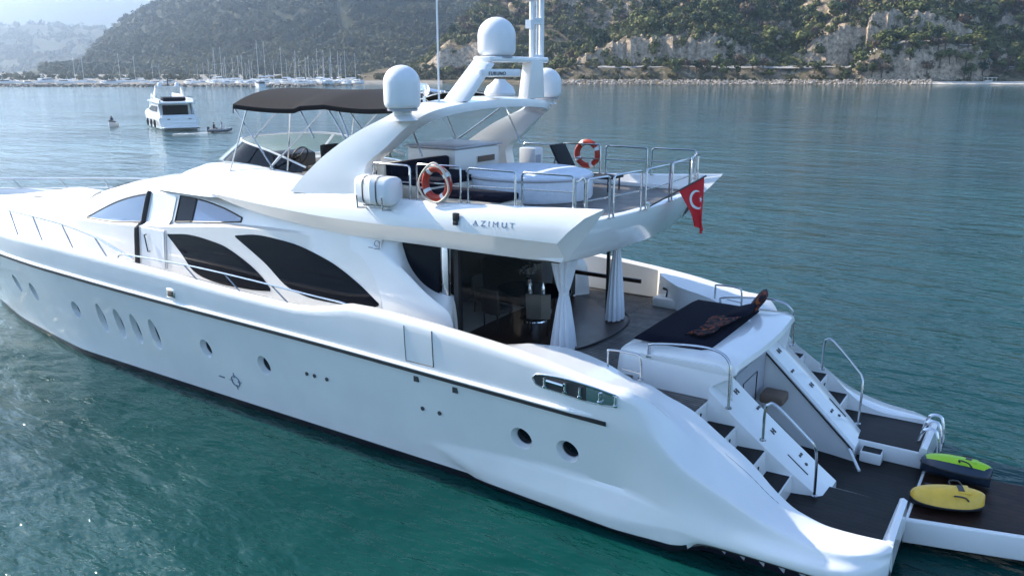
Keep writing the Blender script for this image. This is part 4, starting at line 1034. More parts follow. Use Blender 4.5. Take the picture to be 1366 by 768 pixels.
# --- hull fittings: side hatch seams, lamp, fairleads, outlets, emblems
def hp_(x, z, o, s=-1): return (x, s * (hull_y(x, z) + o), z)
for s in (-1, 1):
    mb = MB()
    mb.tube([hp_(-9.2, z, .001, s) for z in np.linspace(3.42, 2.66, 8)], .009, 5); mb.tube([hp_(-8.48, z, .001, s) for z in np.linspace(3.42, 2.66, 8)], .012, 5); mb.tube([hp_(x, 2.66, .001, s) for x in np.linspace(-9.2, -8.48, 6)], .009, 5)
    mb.build('boarding_gate_seam', GREYD, Y)
    mb = MB(); c = Vector(hp_(-16.95, 2.95, .0, s))
    mb.box(c, (.34, .06, .24)); l = mb.build('side_lamp', CHROME, Y, bevel=.05, bseg=3); MB().box(c + Vector((.02, s * .035, -.01)), (.2, .03, .14)).build('lens', BROWNS, l, bevel=.01)
    for x, z in [(-12.45, 1.62), (-12.2, 1.62), (-11.8, 1.62), (-9.0, 1.56), (-8.55, 1.56)]: MB().lathe([(.045, 0), (.05, .02), (.02, .025)], hp_(x, z, 0, s), 10, M=Matrix.Rotation(R_(90 if s < 0 else -90), 3, 'X')).build('hull_outlet', GREYD, Y)
    for x, z in [(-9.0, 2.28), (-8.0, 2.25)]: MB().box(hp_(x, z, .005, s), (.12, .03, .12)).build('hull_vent', GREYD, Y)
mb = MB(); c0 = (-15.35, .75)
mb.tube([hp_(c0[0] + .15 * math.cos(t), c0[1] + .15 * math.sin(t), .008) for t in np.linspace(0, 2 * math.pi, 22)[:-1]], .016, 5, closed=True)
for k in range(4):
    a = k * math.pi / 2; mb.tube([hp_(c0[0] + q * math.cos(a), c0[1] + q * math.sin(a), .008) for q in (.11, .25)], .022, 5, rfun=lambda t: 1.2 - t)
for k in (0, .12): mb.box(hp_(-15.95 + k, .76, .005), (.1, .02, .04))
mb.build('hull_emblem', LETTER, Y)
# mooring fairleads ahead of the quarters: dark surface plate paints the recess shade
fu = pchip([-6.12, -6.05, -5.5, -4.95, -4.4, -4.25], [2.94, 3.02, 3.06, 3.03, 2.95, 2.90]); fl_ = pchip([-6.12, -6.05, -5.5, -4.95, -4.4, -4.25], [2.92, 2.82, 2.76, 2.72, 2.75, 2.88])
def skin_y(x, z): return hull_y(min(x, -4.62), z) - (.10 * sm((x + 4.6) / .6) if x > -4.6 else 0)
for s in (-1, 1):
    xs_ = np.linspace(-6.12, -4.25, 26)
    rows = [[(x, s * (skin_y(x, z) + .008), z) for z in np.linspace(float(fl_(x)), float(fu(x)), 6)] for x in xs_]
    f = MB().grid(rows).build('fairlead', GREYD, Y, angle=60)
    mb = MB(); mb.tube([r_[0] for r_ in rows] + [r_[-1] for r_ in reversed(rows)], .018, 6, closed=True); mb.build('chrome_frame', CHROME, f)
    for x in (-5.85, -5.42, -5.12, -4.72, -4.42):
        z = (float(fu(x)) + float(fl_(x))) / 2; y = skin_y(x, z)
        mb = MB(); mb.tube([(x, s * (y + .03), z - .085), (x, s * (y + .03), z + .085)], .03, 8); mb.lathe([(.045, 0), (.05, .03), (.02, .05)], (x, s * (y + .03), z - .10), 10); mb.build('roller', CHROME, f)
    MB().tube([(-5.8, s * (skin_y(-5.8, 2.95) + .05), 2.96), (-5.45, s * (skin_y(-5.4, 2.95) + .05), 2.94)], .028, 8).build('cleat_bar', CHROME, f)
    MB().grid([[(x, s * (skin_y(x, z) + .012), z) for z in np.linspace(float(fl_(x)) + .02, float(fu(x)) - .03, 4)] for x in np.linspace(-5.0, -4.45, 6)]).build('fairlead_plate', STEEL, f)

# --- cockpit, sun-pad moulding and stern stairs
mb = MB()
sec = [(-5.35, 2.6), (-5.3, 3.12), (-5.15, 3.2), (-3.6, 3.26), (-3.15, 3.27), (-2.98, 3.2), (-2.95, 3.1), (-3.1, 2.92), (-3.38, 2.72), (-3.42, 2.0), (-5.35, 2.0)]
rows = []
for k, sc in [(-2.0, 0), (-1.95, .6), (-1.85, .9), (-1.6, 1), (-.8, 1), (0, 1), (.8, 1), (1.6, 1), (1.85, .9), (1.95, .6), (2.0, 0)]:
    bow_ = .12 * (1 - (k / 2) ** 2)
    rows.append([(x + (bow_ if x > -3.2 else 0), k, z if z < 2.95 else 2.95 + (z - 2.95) * (.55 + .45 * sc)) for x, z in sec])
mb.grid(rows, closev=True, capu=True); mb.build('sunpad_moulding', GEL, Y, angle=35, bevel=0)
# cheek beside the landing sweeping down to the stair panel
for s in (-1, 1):
    P = [(-3.42, s * 1.02, 2.72), (-1.22, s * .98, .87), (-1.22, s * .98, .5), (-3.42, s * 1.02, .5)]
    mb = MB(); rows = []
    for x in np.linspace(-3.42, -1.25, 14):
        z = 2.72 - (x + 3.42) * .845; t = (x + 3.42) / 2.17
        yi = 1.03 - .22 * t * t; yo = 2.1 - .38 * t ** 2
        rows.append([(x, s * yi, .5), (x, s * yi, z - .05), (x, s * (yi + .05), z + .01), (x, s * (yi + yo) * .5, z + .03), (x, s * (yo - .06), z + .01), (x, s * yo, z - .05), (x, s * yo, .5)])
    mb.grid(rows, capu=True); mb.build('stair_panel', GEL, Y, angle=40)
    mb = MB()
    for hx_, hy_ in [(-3.1, 1.42), (-2.35, 1.42), (-2.72, 1.2), (-1.85, 1.25)][:4]:
        hz = 2.72 - (hx_ + 3.42) * .845 + .035; sm_ = .62 if hy_ > 1.3 else .3
        Mr = Matrix.Rotation(R_(40.2), 3, 'Y')
        mb.box((hx_, s * (hy_ - .055), hz), (.17 * sm_, .03, .02), M=Mr); mb.box((hx_, s * (hy_ + .055), hz), (.17 * sm_, .03, .02), M=Mr); mb.box((hx_, s * hy_, hz), (.03, .10, .02), M=Mr)
    mb.tube([(-2.0, s * 1.62, 2.72 - 1.42 * .845 + .03), (-1.62, s * 1.58, 2.72 - 1.80 * .845 + .03)], .012, 5)
    mb.lathe([(.04, 0), (.03, .03)], (-1.72, s * 1.35, 2.72 - 1.7 * .845 + .02), 10)
    mb.build('panel_hinge', GREYD, Y)
    # stair block with treads
    mb = MB()
    TR = [(-4.65, -3.42, 2.43), (-3.42, -2.85, 2.05), (-2.85, -2.3, 1.68), (-2.3, -1.82, 1.29)]
    for x0, x1, z in TR: mb.prism([(x0, s * 1.7, .5), (x1, s * 1.7, .5), (x1, s * 2.765, .5), (x0, s * 2.765, .5)], (0, 0, z - .5))
    stb = mb.build('stair_block', GEL, Y)
    for x0, x1, z in TR:
        MB().prism([(x0 + .04, s * (2.0 if x0 > -4 else 1.98), z + .002), (x1 - .03, s * (1.98 - .0), z + .002), (x1 - .03, s * 2.73, z + .002), (x0 + .04, s * 2.73, z + .002)], (0, 0, .012)).build('tread', TREADM if x0 > -4 else TEAK, stb)
        if x0 > -4: MB().lathe([(.035, 0), (.035, .012)], (x0 + .005, s * 2.45, z + .25), 10, M=Matrix.Rotation(R_(90), 3, 'Y')).build('step_light', GREYD, stb)
    # landing walls either side of the sunpad
    MB().prism([(-5.3, s * 1.6, 2.0), (-3.3, s * 1.6, 2.0), (-3.05, s * 1.75, 2.4), (-3.02, s * 1.95, 3.0), (-3.3, s * 2.0, 3.15), (-4.5, s * 1.98, 3.12), (-5.3, s * 1.95, 3.05)], (0, s * .06, 0)).build('landing_wall', GEL, Y, bevel=.02)
    # wing deck at the foot of the stairs
    MB().prism([(-1.9, s * 1.2, .55), (-1.9, s * 2.78, .55), (-.5, s * 2.82, .55), (-.04, s * 2.82, .55), (-.04, s * 1.22, .55)], (0, 0, .38)).build('wing_deck_base', GEL, Y, bevel=.015)
    MB().prism([(-1.82, s * 1.26, .934), (-1.82, s * 2.73, .934), (-.55, s * 2.77, .934), (-.13, s * 2.77, .934), (-.12, s * 1.26, .934)], (0, 0, .012)).build('wing_deck', TEAKD, Y)
    # raised stern lip
    lip = catmull([(-.04, 1.2, .98), (-.03, 1.7, .99), (-.02, 2.2, 1.0), (-.01, 2.65, 1.0), (-.0, 2.9, .95)], 5)
    MB().grid([[(p.x - .07, s * (p.y - .02), .9), (p.x - .06, s * (p.y - .01), p.z + .05), (p.x, s * p.y, p.z + .08), (p.x + .07, s * (p.y + .01), p.z + .05), (p.x + .09, s * (p.y + .02), .55)] for p in lip], capu=True).build('stern_lip', GEL, Y, angle=60)
# starboard corner roller guard (chrome hoops)
for yy in (1.75, 2.2, 2.62): MB().tube(catmull([(-.2, yy, .96), (-.1, yy + .05, 1.22), (.12, yy + .05, 1.2), (.2, yy, .7), (.15, yy, .45)], 5), .03, 8).build('corner_guard', CHROME, Y)
# centre garage
mb = MB(); mb.box((-3.3, 0, 1.5), (.08, 1.96, 2.2)); g = mb.build('garage_bulkhead', GREYP, Y)
mb = MB(); mb.tube([(-3.25, -.5, .7), (-3.25, -.5, 2.3), (-3.25, .4, 2.3), (-3.25, .4, .7)], .012, 5); mb.build('panel_seam', GREYD, g)
for s in (-1, 1):
    mb = MB(); mb.tube([(-3.36, s * 1.015, 2.60), (-1.3, s * .80, .85)], .022, 6); mb.build('garage_seal', RUBB, Y)
mb = MB(); mb.box((-2.9, .55, 1.75), (.5, .5, .22)); mb.build('stowed_cushion', BROWNS, Y, bevel=.06)
mb = MB(); mb.tube([(-1.35, .78, .86), (-1.05, .35, .64)], .03, 6); mb.build('garage_strut', WHITEP, Y)
# low centre platform and the long hydraulic bathing platform
mb = MB(); mb.box((-1.7, 0, .3), (3.4, 2.42, .56)); mb.build('platform_base', BOOT, Y)
mb = MB(); mb.prism([(-3.3, -1.2, .585), (-.02, -1.2, .585), (-.02, 1.2, .585), (-3.3, 1.2, .585)], (0, 0, .014)); mb.build('platform_deck', TEAKD, Y)
pl = [(-.0, -1.12), (.9, -.88), (2.0, -.58), (3.2, -.25), (4.6, .2), (4.9, 1.2), (4.0, 1.6), (1.9, 1.56), (.0, 1.3)]
mb = MB(); mb.prism([(x, y, .14) for x, y in pl], (0, 0, .47)); bp = mb.build('bathing_platform', GEL, Y, bevel=.04, bseg=3)
cx_, cy_ = 2.2, .5
MB().prism([(cx_ + (x - cx_) * .97, cy_ + (y - cy_) * .93, .612) for x, y in pl], (0, 0, .014)).build('platform_planking', TEAKR, bp)
mb = MB(); mb.box((-.95, 1.02, .72), (.42, .30, .24)); st_ = mb.build('boarding_step', GEL, Y, bevel=.03); MB().box((-.95, 1.02, .85), (.36, .24, .015)).build('tread', TREADM, st_)
# grating brackets under the stern wing
for s in (-1, 1):
    for k in range(6):
        x = -3.0 + k * .34; y = float(q_lo(x)) - .14
        MB().prism([(x, s * y, .44), (x + .2, s * y, .44), (x + .18, s * (y - .02), .27)], (0, -s * .05, 0)).build('wing_bracket', GREYP, Y)
    rows = []
    for x in np.linspace(-3.0, .0, 20): rows.append([(x, s * (float(q_lo(x)) + .012), float(q_lz(x)) - .03), (x, s * (float(q_lo(x)) + .03), float(q_lz(x)) + .0), (x, s * (float(q_lo(x)) + .012), float(q_lz(x)) + .035)])
    MB().grid(rows).build('wing_rubber', RUBB, Y)
# stern handrails
for s in (-1, 1):
    def sp(l): return [(p[0], s * p[1], p[2]) for p in l]
    mb = MB()
    def rail(l, r=.026, n=4):
        mb.tube(catmull(sp(l), n), r, 8)
        for q in (l[0], l[-1]): mb.lathe([(.06, 0), (.06, .02), (.03, .03)], (q[0], s * q[1], q[2] - .01), 12)
    rail([(-4.68, 2.0, 3.06), (-4.68, 2.0, 3.24), (-4.6, 2.0, 3.33), (-3.75, 2.0, 3.44), (-3.3, 2.02, 3.42), (-3.08, 2.06, 3.28), (-3.03, 2.1, 3.05), (-3.0, 2.16, 2.43)])
    rail([(-2.33, 2.18, 1.98), (-2.33, 2.18, 2.55), (-2.27, 2.18, 2.68), (-2.12, 2.16, 2.66), (-1.6, 2.07, 2.18), (-1.47, 2.04, 2.03), (-1.42, 1.98, 1.8), (-1.41, 1.88, 1.0)])
    rail([(-5.12, 2.88, 2.98), (-5.12, 2.88, 3.3), (-5.08, 2.88, 3.37), (-4.58, 2.86, 3.38), (-4.47, 2.86, 3.30), (-4.45, 2.86, 2.92)], .022)
    mb.tube([(-4.82, s * 2.87, 3.05), (-4.46, s * 2.86, 3.02)], .016, 6)
    mb.build('stern_handrail', STEEL, Y)
    mb = MB(); mb.box((-5.9, s * 3.15, 2.70), (1.7, .65, .26)); lk = mb.build('mooring_locker', GELW, Y, bevel=.06)
    for x in (-6.45, -6.0, -5.6): MB().tube([(x, s * 3.05, 2.82), (x + .03, s * 3.05, 3.0), (x - .1, s * 3.05, 3.04)], .035, 6).build('mooring_cleat', GREYD, lk)
    MB().lathe([(.11, 0), (.07, .06), (.1, .2), (.05, .24)], (-5.25, s * 3.05, 2.82), 14).build('mooring_winch', GREYD, lk)
    # seam of the locker lid in the quarter slope
    def qs(x, y): k_ = quarter_keys(x); a = k_[8]; b_ = k_[10]; f = (a[1] - y) / (a[1] - b_[1]); return (x, s * y, a[2] + (b_[2] - a[2]) * f + .012)
    MB().tube([qs(-2.78, 2.86), qs(-2.75, 2.98)] + [qs(x, 3.0) for x in np.linspace(-2.7, -1.75, 10)], .008, 5).build('locker_seam', GREYD, Y)

# ------------------------------------------------------------------ writing on the yacht
def text(body, size, space, matx, name, mtl, parent, ext=.006, sx=1.0):
    cu = bpy.data.curves.new(name, 'FONT'); cu.body = body; cu.size = size; cu.space_character = space; cu.extrude = ext
    tmp = bpy.data.objects.new(name, cu); COL.objects.link(tmp)
    dg = bpy.context.evaluated_depsgraph_get(); me = bpy.data.meshes.new_from_object(tmp.evaluated_get(dg))
    bpy.data.objects.remove(tmp)
    o = bpy.data.objects.new(name, me); COL.objects.link(o); me.materials.clear(); me.materials.append(mtl)
    me.transform(Matrix.Diagonal((sx, 1, 1, 1))); me.transform(matx); o.parent = parent; return o
def plane_m(o, ax, ay):
    ax = Vector(ax).normalized(); ay = Vector(ay); az = ax.cross(ay).normalized(); ay = az.cross(ax)
    M = Matrix.Identity(4)
    for i in range(3): M[i][0] = ax[i]; M[i][1] = ay[i]; M[i][2] = az[i]; M[i][3] = o[i]
    return M
tx = text('AZIMUT', .15, 1.55, plane_m((-7.95, 0, 5.49), (1.28, 0, .05), (0, 0, 1)), 'maker_lettering', LETTER, Y, sx=1.3)
for v in tx.data.vertices:
    ok, hit, nr, _ = coam_port.ray_cast(Vector((v.co.x, -9, v.co.z)), Vector((0, 1, 0)))
    v.co.y = (hit.y if ok else -3.25) - (.006 if v.co.y < 0 else .001)
text('FURUNO', .11, 1.15, plane_m((-9.425, -.55, 8.31), (0, 1, 0), (0, 0, 1)), 'scanner_lettering', RUBB, scan, sx=1.4)
mb = MB(); ex, ez = -10.85, 4.72
def wv(x, z): return (x, -house_y(x, z) - .06, z)
k_ = .7
mb.tube([wv(ex + k_ * (.1 + .09 * math.cos(t)), ez + k_ * (.05 + .09 * math.sin(t))) for t in np.linspace(.3, 5.2, 14)], .010, 5); mb.tube([wv(ex - .17, ez - .07), wv(ex - .04, ez - .07)], .009, 5); mb.tube([wv(ex, ez - .085), wv(ex + .15, ez - .07)], .010, 5); mb.tube([wv(ex + .155, ez + .1), wv(ex + .14, ez - .055)], .009, 5)
mb.build('side_emblem', LETTER, Y)
mb = MB(); mb.box((-8.35, -3.26, 5.62), (.12, .08, .16)); mb.box((-8.35, -3.28, 5.50), (.10, .06, .08)); mb.build('navigation_lamp', RUBB, Y, bevel=.01)
#@@THINGS@@
# ================================================================== THINGS ON BOARD
# life rings
def life_ring(y, label, x, z, tilt):
    o = thing('life_ring', label, 'life ring', (x, y, z), 0, 'life rings on the flybridge rails')
    o.rotation_euler = (R_(90), R_(tilt), 0)
    MB().tube([(.30 * math.cos(t), .30 * math.sin(t), 0) for t in np.linspace(0, 2 * math.pi, 41)[:-1]], .075, 12, closed=True).build('ring', ORANGE, o, angle=90)
    for k in range(4):
        a = k * math.pi / 2 + .6
        MB().tube([(.30 * math.cos(a + q), .30 * math.sin(a + q), 0) for q in np.linspace(-.14, .14, 5)], .079, 12).build('reflective_band', WHITEP, o, angle=60)
    rp = [(( .385 - .03 * abs(math.sin(2 * (t - .6)))) * math.cos(t), (.385 - .03 * abs(math.sin(2 * (t - .6)))) * math.sin(t), .01) for t in np.linspace(0, 2 * math.pi, 49)[:-1]]
    MB().tube(rp, .012, 6, closed=True).build('grab_line', CREAM, o)
    return o
life_ring(-3.08, 'orange life ring with tangled rope hanging on the port rail before the dark seats', -8.95, 6.22, 0)
life_ring(3.08, 'orange life ring with white bands on the starboard rail beside the black lounger', -8.84, 6.32, 8)
bpy.data.objects['life_ring'].children[0]
o = bpy.data.objects['life_ring']
MB().tube(catmull([(-.30, .2, .08), (-.1, .34, .1), (.2, .3, .1), (.35, -.1, .08), (.1, -.36, .1), (-.25, -.3, .09), (-.4, -.05, .09), (-.28, .22, .1), (0, .42, .1), (.28, .25, .09)], 5), .02, 6).build('rope', CREAM, o)
# life raft canister
o = thing('life_raft', 'white life raft canister strapped outside the port flybridge rail', 'life raft', (-10.46, -3.16, 5.98))
rows = []
for x, k in [(-.50, .1), (-.49, .75), (-.45, .93), (-.38, 1), (-.02, 1), (0, 1.03), (.02, 1), (.38, 1), (.45, .93), (.49, .75), (.50, .1)]:
    rows.append([(x, .27 * k * math.copysign(abs(math.cos(t)) ** .55, math.cos(t)), .30 * k * math.copysign(abs(math.sin(t)) ** .55, math.sin(t))) for t in np.linspace(0, 2 * math.pi, 33)[:-1]])
MB().grid(rows, closev=True, capu=True).build('canister', WHITEP, o, angle=40)
for x in (-.2, .17):
    MB().grid([[(x + q, .277 * math.copysign(abs(math.cos(t)) ** .55, math.cos(t)), .307 * math.copysign(abs(math.sin(t)) ** .55, math.sin(t))) for t in np.linspace(0, 2 * math.pi, 33)[:-1]] for q in (-.02, .02)], closev=True).build('strap', GREYD, o)
mb = MB(); mb.tube([(-.35, .1, -.42), (-.35, -.28, -.36), (-.35, -.30, -.1)], .02, 6); mb.tube([(-.35, -.1, -.33), (.35, -.1, -.33)], .02, 6); mb.tube([(.35, .1, -.42), (.35, -.28, -.36), (.35, -.30, -.1)], .02, 6); mb.build('cradle', STEEL, o)
# flag on its staff
o = thing('ensign', 'red flag with white crescent and star drooping from a dark staff at the flybridge stern', 'flag', (-5.46, -.66, 5.70))
A = Vector((0, 0, 0)); B = Vector((.71, 1.41, .56))
MB().tube([A, B], .019, 8).build('staff', GREYD, o)
MB().lathe([(.05, -.05), (.05, .08), (.03, .1)], (0.02, .02, .02), 10).build('socket', CHROME, o)
ax = B.normalized(); hoist0, hoist1 = .90, 1.62
def cloth(u, v):
    # u along the staff, v down the drooping fly; gathered towards the lower corner
    p0 = ax * (hoist0 + (hoist1 - hoist0) * u)
    drop = v * (1.25 * u ** .6 * .0 + .92 + .30 * u)
    gather = (1 - .66 * v)
    base = ax * (hoist1 + .0) * (1 - gather) + p0 * gather
    return base + Vector((.05 * math.sin(u * 9 + v * 3) * v + .06 * v, -.06 * math.sin(u * 8 + 1) * v, -drop))
MB().grid([[cloth(i / 16, j / 20) for j in range(21)] for i in range(17)]).build('cloth', REDP, o, angle=180)
def on(u, v, e): return cloth(u, v) + Vector((.0 , 0, 0)) + Vector((.45, -.85, 0)).normalized() * e
for e in (.014, -.014):
    mb = MB(); n = 22; oc = []; ic = []
    for k in range(n + 1):
        a = math.pi * (.28 + 1.44 * k / n); oc.append(on(.56 + .30 * math.cos(a), .36 + .20 * math.sin(a), e)); a2 = math.pi * (.30 + 1.40 * k / n); ic.append(on(.63 + .245 * math.cos(a2), .36 + .158 * math.sin(a2), e))
    mb.grid([oc, ic]); mb.build('crescent', WHITEP, o)
    st_p = [on(.80 + (.10 if k % 2 == 0 else .042) * math.cos(k * math.pi / 5), .37 + (.066 if k % 2 == 0 else .028) * math.sin(k * math.pi / 5), e) for k in range(10)]
    mb = MB(); mb.add(st_p + [on(.80, .37, e)], [(k, (k + 1) % 10, 10) for k in range(10)]); mb.build('star', WHITEP, o)
# sun lounger on the flybridge
o = thing('sun_lounger', 'black sun lounger with raised back on the flybridge behind the covered tub', 'sun lounger', (-8.35, 1.75, 5.62))
mb = MB(); mb.prism([(-.25, -.34, .30), (1.05, -.34, .30), (1.05, .34, .30), (-.25, .34, .30)], (0, 0, .05)); mb.build('seat', BLACKF, o, bevel=.015)
mb = MB(); mb.prism([(-.25, -.34, .30), (-.25, .34, .30), (-.66, .34, 1.02), (-.66, -.34, 1.02)], (.06, 0, .03)); mb.build('backrest', BLACKF, o, bevel=.015)
for a in (-.1, .95):
    for b in (-.3, .3): mb = MB(); mb.tube([(a, b, 0.002), (a, b, .3)], .022, 6); mb.build('leg', GREYD, o)
mb = MB(); mb.tube([(-.5, -.3, .72), (-.62, -.3, .28), (-.1, -.3, .28)], .015, 6); mb.tube([(-.5, .3, .72), (-.62, .3, .28), (-.1, .3, .28)], .015, 6); mb.tube([(-.62, -.3, .28), (-.62, .3, .28)], .015, 6); mb.build('back_stay', GREYD, o)
# tied curtains of the saloon door
def curtain(c, z0, z1, zp, rt, rp, rb, label):
    o = thing('curtain', label, 'curtain', (c[0], c[1], z0))
    rows = []; n = 72
    for z in np.linspace(z0, z1, 30):
        k = (z - zp) / ((z1 - zp) if z > zp else (zp - z0)); k = abs(k)
        r_ = rp + ((rt if z > zp else rb) - rp) * k ** (.8 if z > zp else .75)
        rows.append([((r_ * .62 * math.cos(t)) * (1 + .16 * math.sin(11 * t + .7 * math.sin(z * 2))), (r_ * math.sin(t)) * (1 + .16 * math.sin(11 * t + 1 + .7 * math.sin(z * 2))), z - z0) for t in np.linspace(0, 2 * math.pi, n + 1)[:-1]])
    MB().grid(rows, closev=True, capu=True).build('drape', CURT, o, angle=80)
    MB().tube([(rp * .75 * math.cos(t), rp * 1.08 * math.sin(t), zp - z0) for t in np.linspace(0, 2 * math.pi, 21)[:-1]], .022, 6, closed=True).build('tieback', WHITEP, o)
    return o
curtain((-6.92, -1.42), 2.64, 4.88, 3.86, .42, .11, .36, 'white curtain tied at the middle, hanging at the near corner of the saloon')
curtain((-6.98, 1.18), 2.64, 4.88, 4.35, .20, .10, .30, 'white curtain tied high beside the far dark door post of the saloon')
curtain((-9.28, -2.42), 3.7, 4.86, 3.95, .14, .09, .11, 'narrow pale curtain gathered beside the steel post of the side glass')
# dining table, chairs, flowers, bottles
o = thing('dining_table', 'dark glass dining table inside the shaded saloon', 'table', (-8.6, .1, 2.62))
MB().lathe([(.75, .72), (.76, .735), (.75, .75), (.02, .75)], (0, 0, 0), 40, sx=1.25, sy=.95).build('tabletop', GLASS, o)
MB().lathe([(.35, 0), (.34, .03), (.09, .08), (.08, .6), (.3, .715)], (0, 0, 0), 24).build('pedestal', CHROME, o)
BEIGE = mat('beige_upholstery', (.22, .20, .165), .75, noise=.08)
DKUP = mat('dark_upholstery', (.07, .06, .05), .75, noise=.08)
def chair(loc, rz, label, m_):
    o = thing('dining_chair', label, 'chair', loc, rz, 'dining chairs in the saloon')
    mb = MB(); mb.box((0, 0, .46), (.52, .52, .12)); mb.build('seat', m_, o, bevel=.03)
    rows = []
    for t in np.linspace(-1, 1, 9): rows.append([(-.24 - .05 * (1 - t * t), .27 * t, .40), (-.30 - .06 * (1 - t * t), .28 * t, .98), (-.24 - .06 * (1 - t * t), .28 * t, .98), (-.18 - .05 * (1 - t * t), .27 * t, .40)])
    MB().grid(rows, closev=True, capu=True).build('backrest', m_, o, angle=40)
    for a in (-.21, .21):
        for b in (-.21, .21): MB().tube([(a, b, 0), (a, b, .42)], .022, 6).build('leg', WOOD, o)
    return o
chair((-8.95, -.95, 2.62), R_(80), 'dark dining chair with rounded back turned to the open side of the saloon', DKUP)
chair((-9.75, -.25, 2.62), R_(10), 'dark dining chair beside the saloon bulkhead', DKUP)
chair((-7.95, -.72, 2.62), R_(115), 'beige dining chair next to the near curtain', BEIGE)
chair((-8.5, 1.05, 2.62), R_(-90), 'dark dining chair on the far side of the dining table', DKUP)
o = thing('flower_vase', 'glass vase of pale flowers on the dining table', 'vase', (-8.75, .1, 3.372))
MB().lathe([(.07, 0), (.09, .1), (.05, .22), (.07, .28)], (0, 0, 0), 16).build('vase', CHROME, o)
V, F = clump(.26, .40, 90, .09, 5); MB().add(V + np.array([0, 0, .26]), F).build('flowers', mat('pale_petals', (.34, .31, .28), .8, noise=.3, nscale=20), o)
for k, (x, y, l) in enumerate([(-8.2, -.15, 'clear bottle on the dining table nearest the curtain'), (-8.45, -.35, 'slim bottle on the dining table beside the flowers')]):
    b = MB().lathe([(.045, 0), (.045, .16), (.018, .22), (.018, .3)], (0, 0, 0), 12).build('bottle', CHROME, None); b.location = (x, y, 3.372); tag(b, l, 'bottle')
# sun-pad cushions
def pad(x0, x1, y, z, h, n=12):
    rows = []
    for x in np.linspace(x0, x1, n):
        ex = min(1, min(x - x0, x1 - x) / .12 + .15); rows.append([(x, k * y, z + h * ex * (1 - abs(k) ** 14) ** .5 + .008 * math.sin(x * 8) * (1 - k * k)) for k in np.linspace(-1, 1, 25)])
    return rows
o = MB().grid(pad(-5.18, -3.62, 1.66, 3.235, .11)).build('sun_pad', NAVY, None, angle=60); tag(o, 'large dark navy sun pad on the white moulding at the stern', 'cushion')
def pillow(c, rx, ry, rz_, a, tilt, m_, label):
    P = []
    for i in range(13):
        r_ = []
        for j in range(13):
            u, v = i / 6 - 1, j / 6 - 1; r_.append((u * rx * (1 - .08 * v * v), v * ry * (1 - .08 * u * u), rz_ * ((1 - u ** 4) * (1 - v ** 4)) ** .5))
        P.append(r_)
    mb = MB(); mb.grid(P); mb.grid([[(p[0], p[1], -p[2]) for p in r_] for r_ in P]); o = mb.build('pillow', m_, None, angle=80)
    o.location = c; o.rotation_euler = (0, tilt, a); tag(o, label, 'pillow'); return o
rows = []
for i in range(41):
    u = i / 40; y = -1.22 + 1.5 * u; r_ = []
    for j in range(21):
        v = j / 20; x = -4.28 + .52 * v + .10 * math.sin(u * 5) * (1 - v) + .14 * u
        nz_ = mnoise.fractal(Vector((x * 4, y * 4, 3.3)), 1.0, 2.0, 4)
        r_.append((x, y + .04 * math.sin(v * 7), 3.375 + .055 * abs(nz_) + .10 * v * v + .05 * math.exp(-((u - .35) / .12) ** 2)))
    rows.append(r_)
o = MB().grid(rows).build('towel', FLORAL, None, angle=180); md = o.modifiers.new('t', 'SOLIDIFY'); md.thickness = .025; tag(o, 'rumpled orange and black patterned towel at the near end of the sun pad', 'towel')
pillow((-3.66, 1.55, 3.50), .27, .34, .09, .25, R_(-55), FLORAL, 'dark patterned pillow standing at the far corner of the sun pad')
pillow((-3.80, .72, 3.42), .26, .52, .085, .05, R_(-22), NAVY, 'long dark navy cushion along the aft edge of the sun pad beside the patterned towel')
# water scooters on the bathing platform
def scooter(loc, rz, roll, shell, under, label, depth=.15, stripe=None):
    o = thing('water_scooter', label, 'water scooter', loc, rz); o.rotation_euler = (roll, 0, rz)
    S = [(-.62, .03, .0), (-.56, .16, .05), (-.42, .245, .09), (-.2, .30, .12), (.05, .315, .135), (.3, .29, .135), (.48, .22, .12), (.58, .15, .10), (.62, .08, .08)]
    Sx = catmull(S, 4)
    top = []; bot = []
    for p in Sx:
        w_, h_ = p.y, p.z * 1.35 + .12
        top.append([(p.x, w_ * k, .13 + (h_ - .05) * (1 - abs(k) ** 2.6)) for k in np.linspace(-1, 1, 15)])
        bot.append([(p.x, w_ * k * 1.03, .135 - depth * (1 - abs(k) ** 3)) for k in np.linspace(-1, 1, 15)])
    MB().grid(top).build('top_shell', shell, o, angle=60)
    MB().grid(bot, capu=True).build('lower_hull', under, o, angle=60)
    if stripe: MB().grid([[(p.x * .97, p.y * .72 * k, .13 + (p.z * 1.35 + .07) * (1 - abs(.72 * k) ** 2.6) + .012) for k in np.linspace(-1, 1, 11)] for p in Sx]).build('deck_panel', stripe, o, angle=60)
    MB().tube([(p.x, p.y * 1.02, .135) for p in Sx] + [(p.x, -p.y * 1.02, .135) for p in reversed(Sx)], .018, 6, closed=True).build('rubber_edge', RUBB, o)
    mb = MB(); mb.prism([(.12, -.12, .24), (.34, -.14, .24), (.34, .14, .24), (.12, .12, .24)], (.02, 0, .15)); mb.build('dashboard', stripe or shell, o, bevel=.03)
    MB().box((.20, 0, .395), (.10, .18, .012)).build('display', GREYD, o)
    for s in (-1, 1): MB().tube(catmull([(.1, s * .15, .30), (.06, s * .23, .37), (.22, s * .26, .37), (.30, s * .22, .28)], 4), .016, 6).build('handle', GREYD, o)
    for x in (-.1, -.3): MB().box((x, .16, .30), (.10, .05, .012)).build('vent', GREYD, o)
    return o
scooter((.56, -.22, .65), R_(20), R_(8), YEL, GREYD, 'yellow water scooter lying on the dark bathing platform')
scooter((.58, 1.0, .72), R_(-4), R_(-10), DKBLUE, DKBLUE, 'lime green and dark blue water scooter tilted beside the yellow one', .2, LIME)

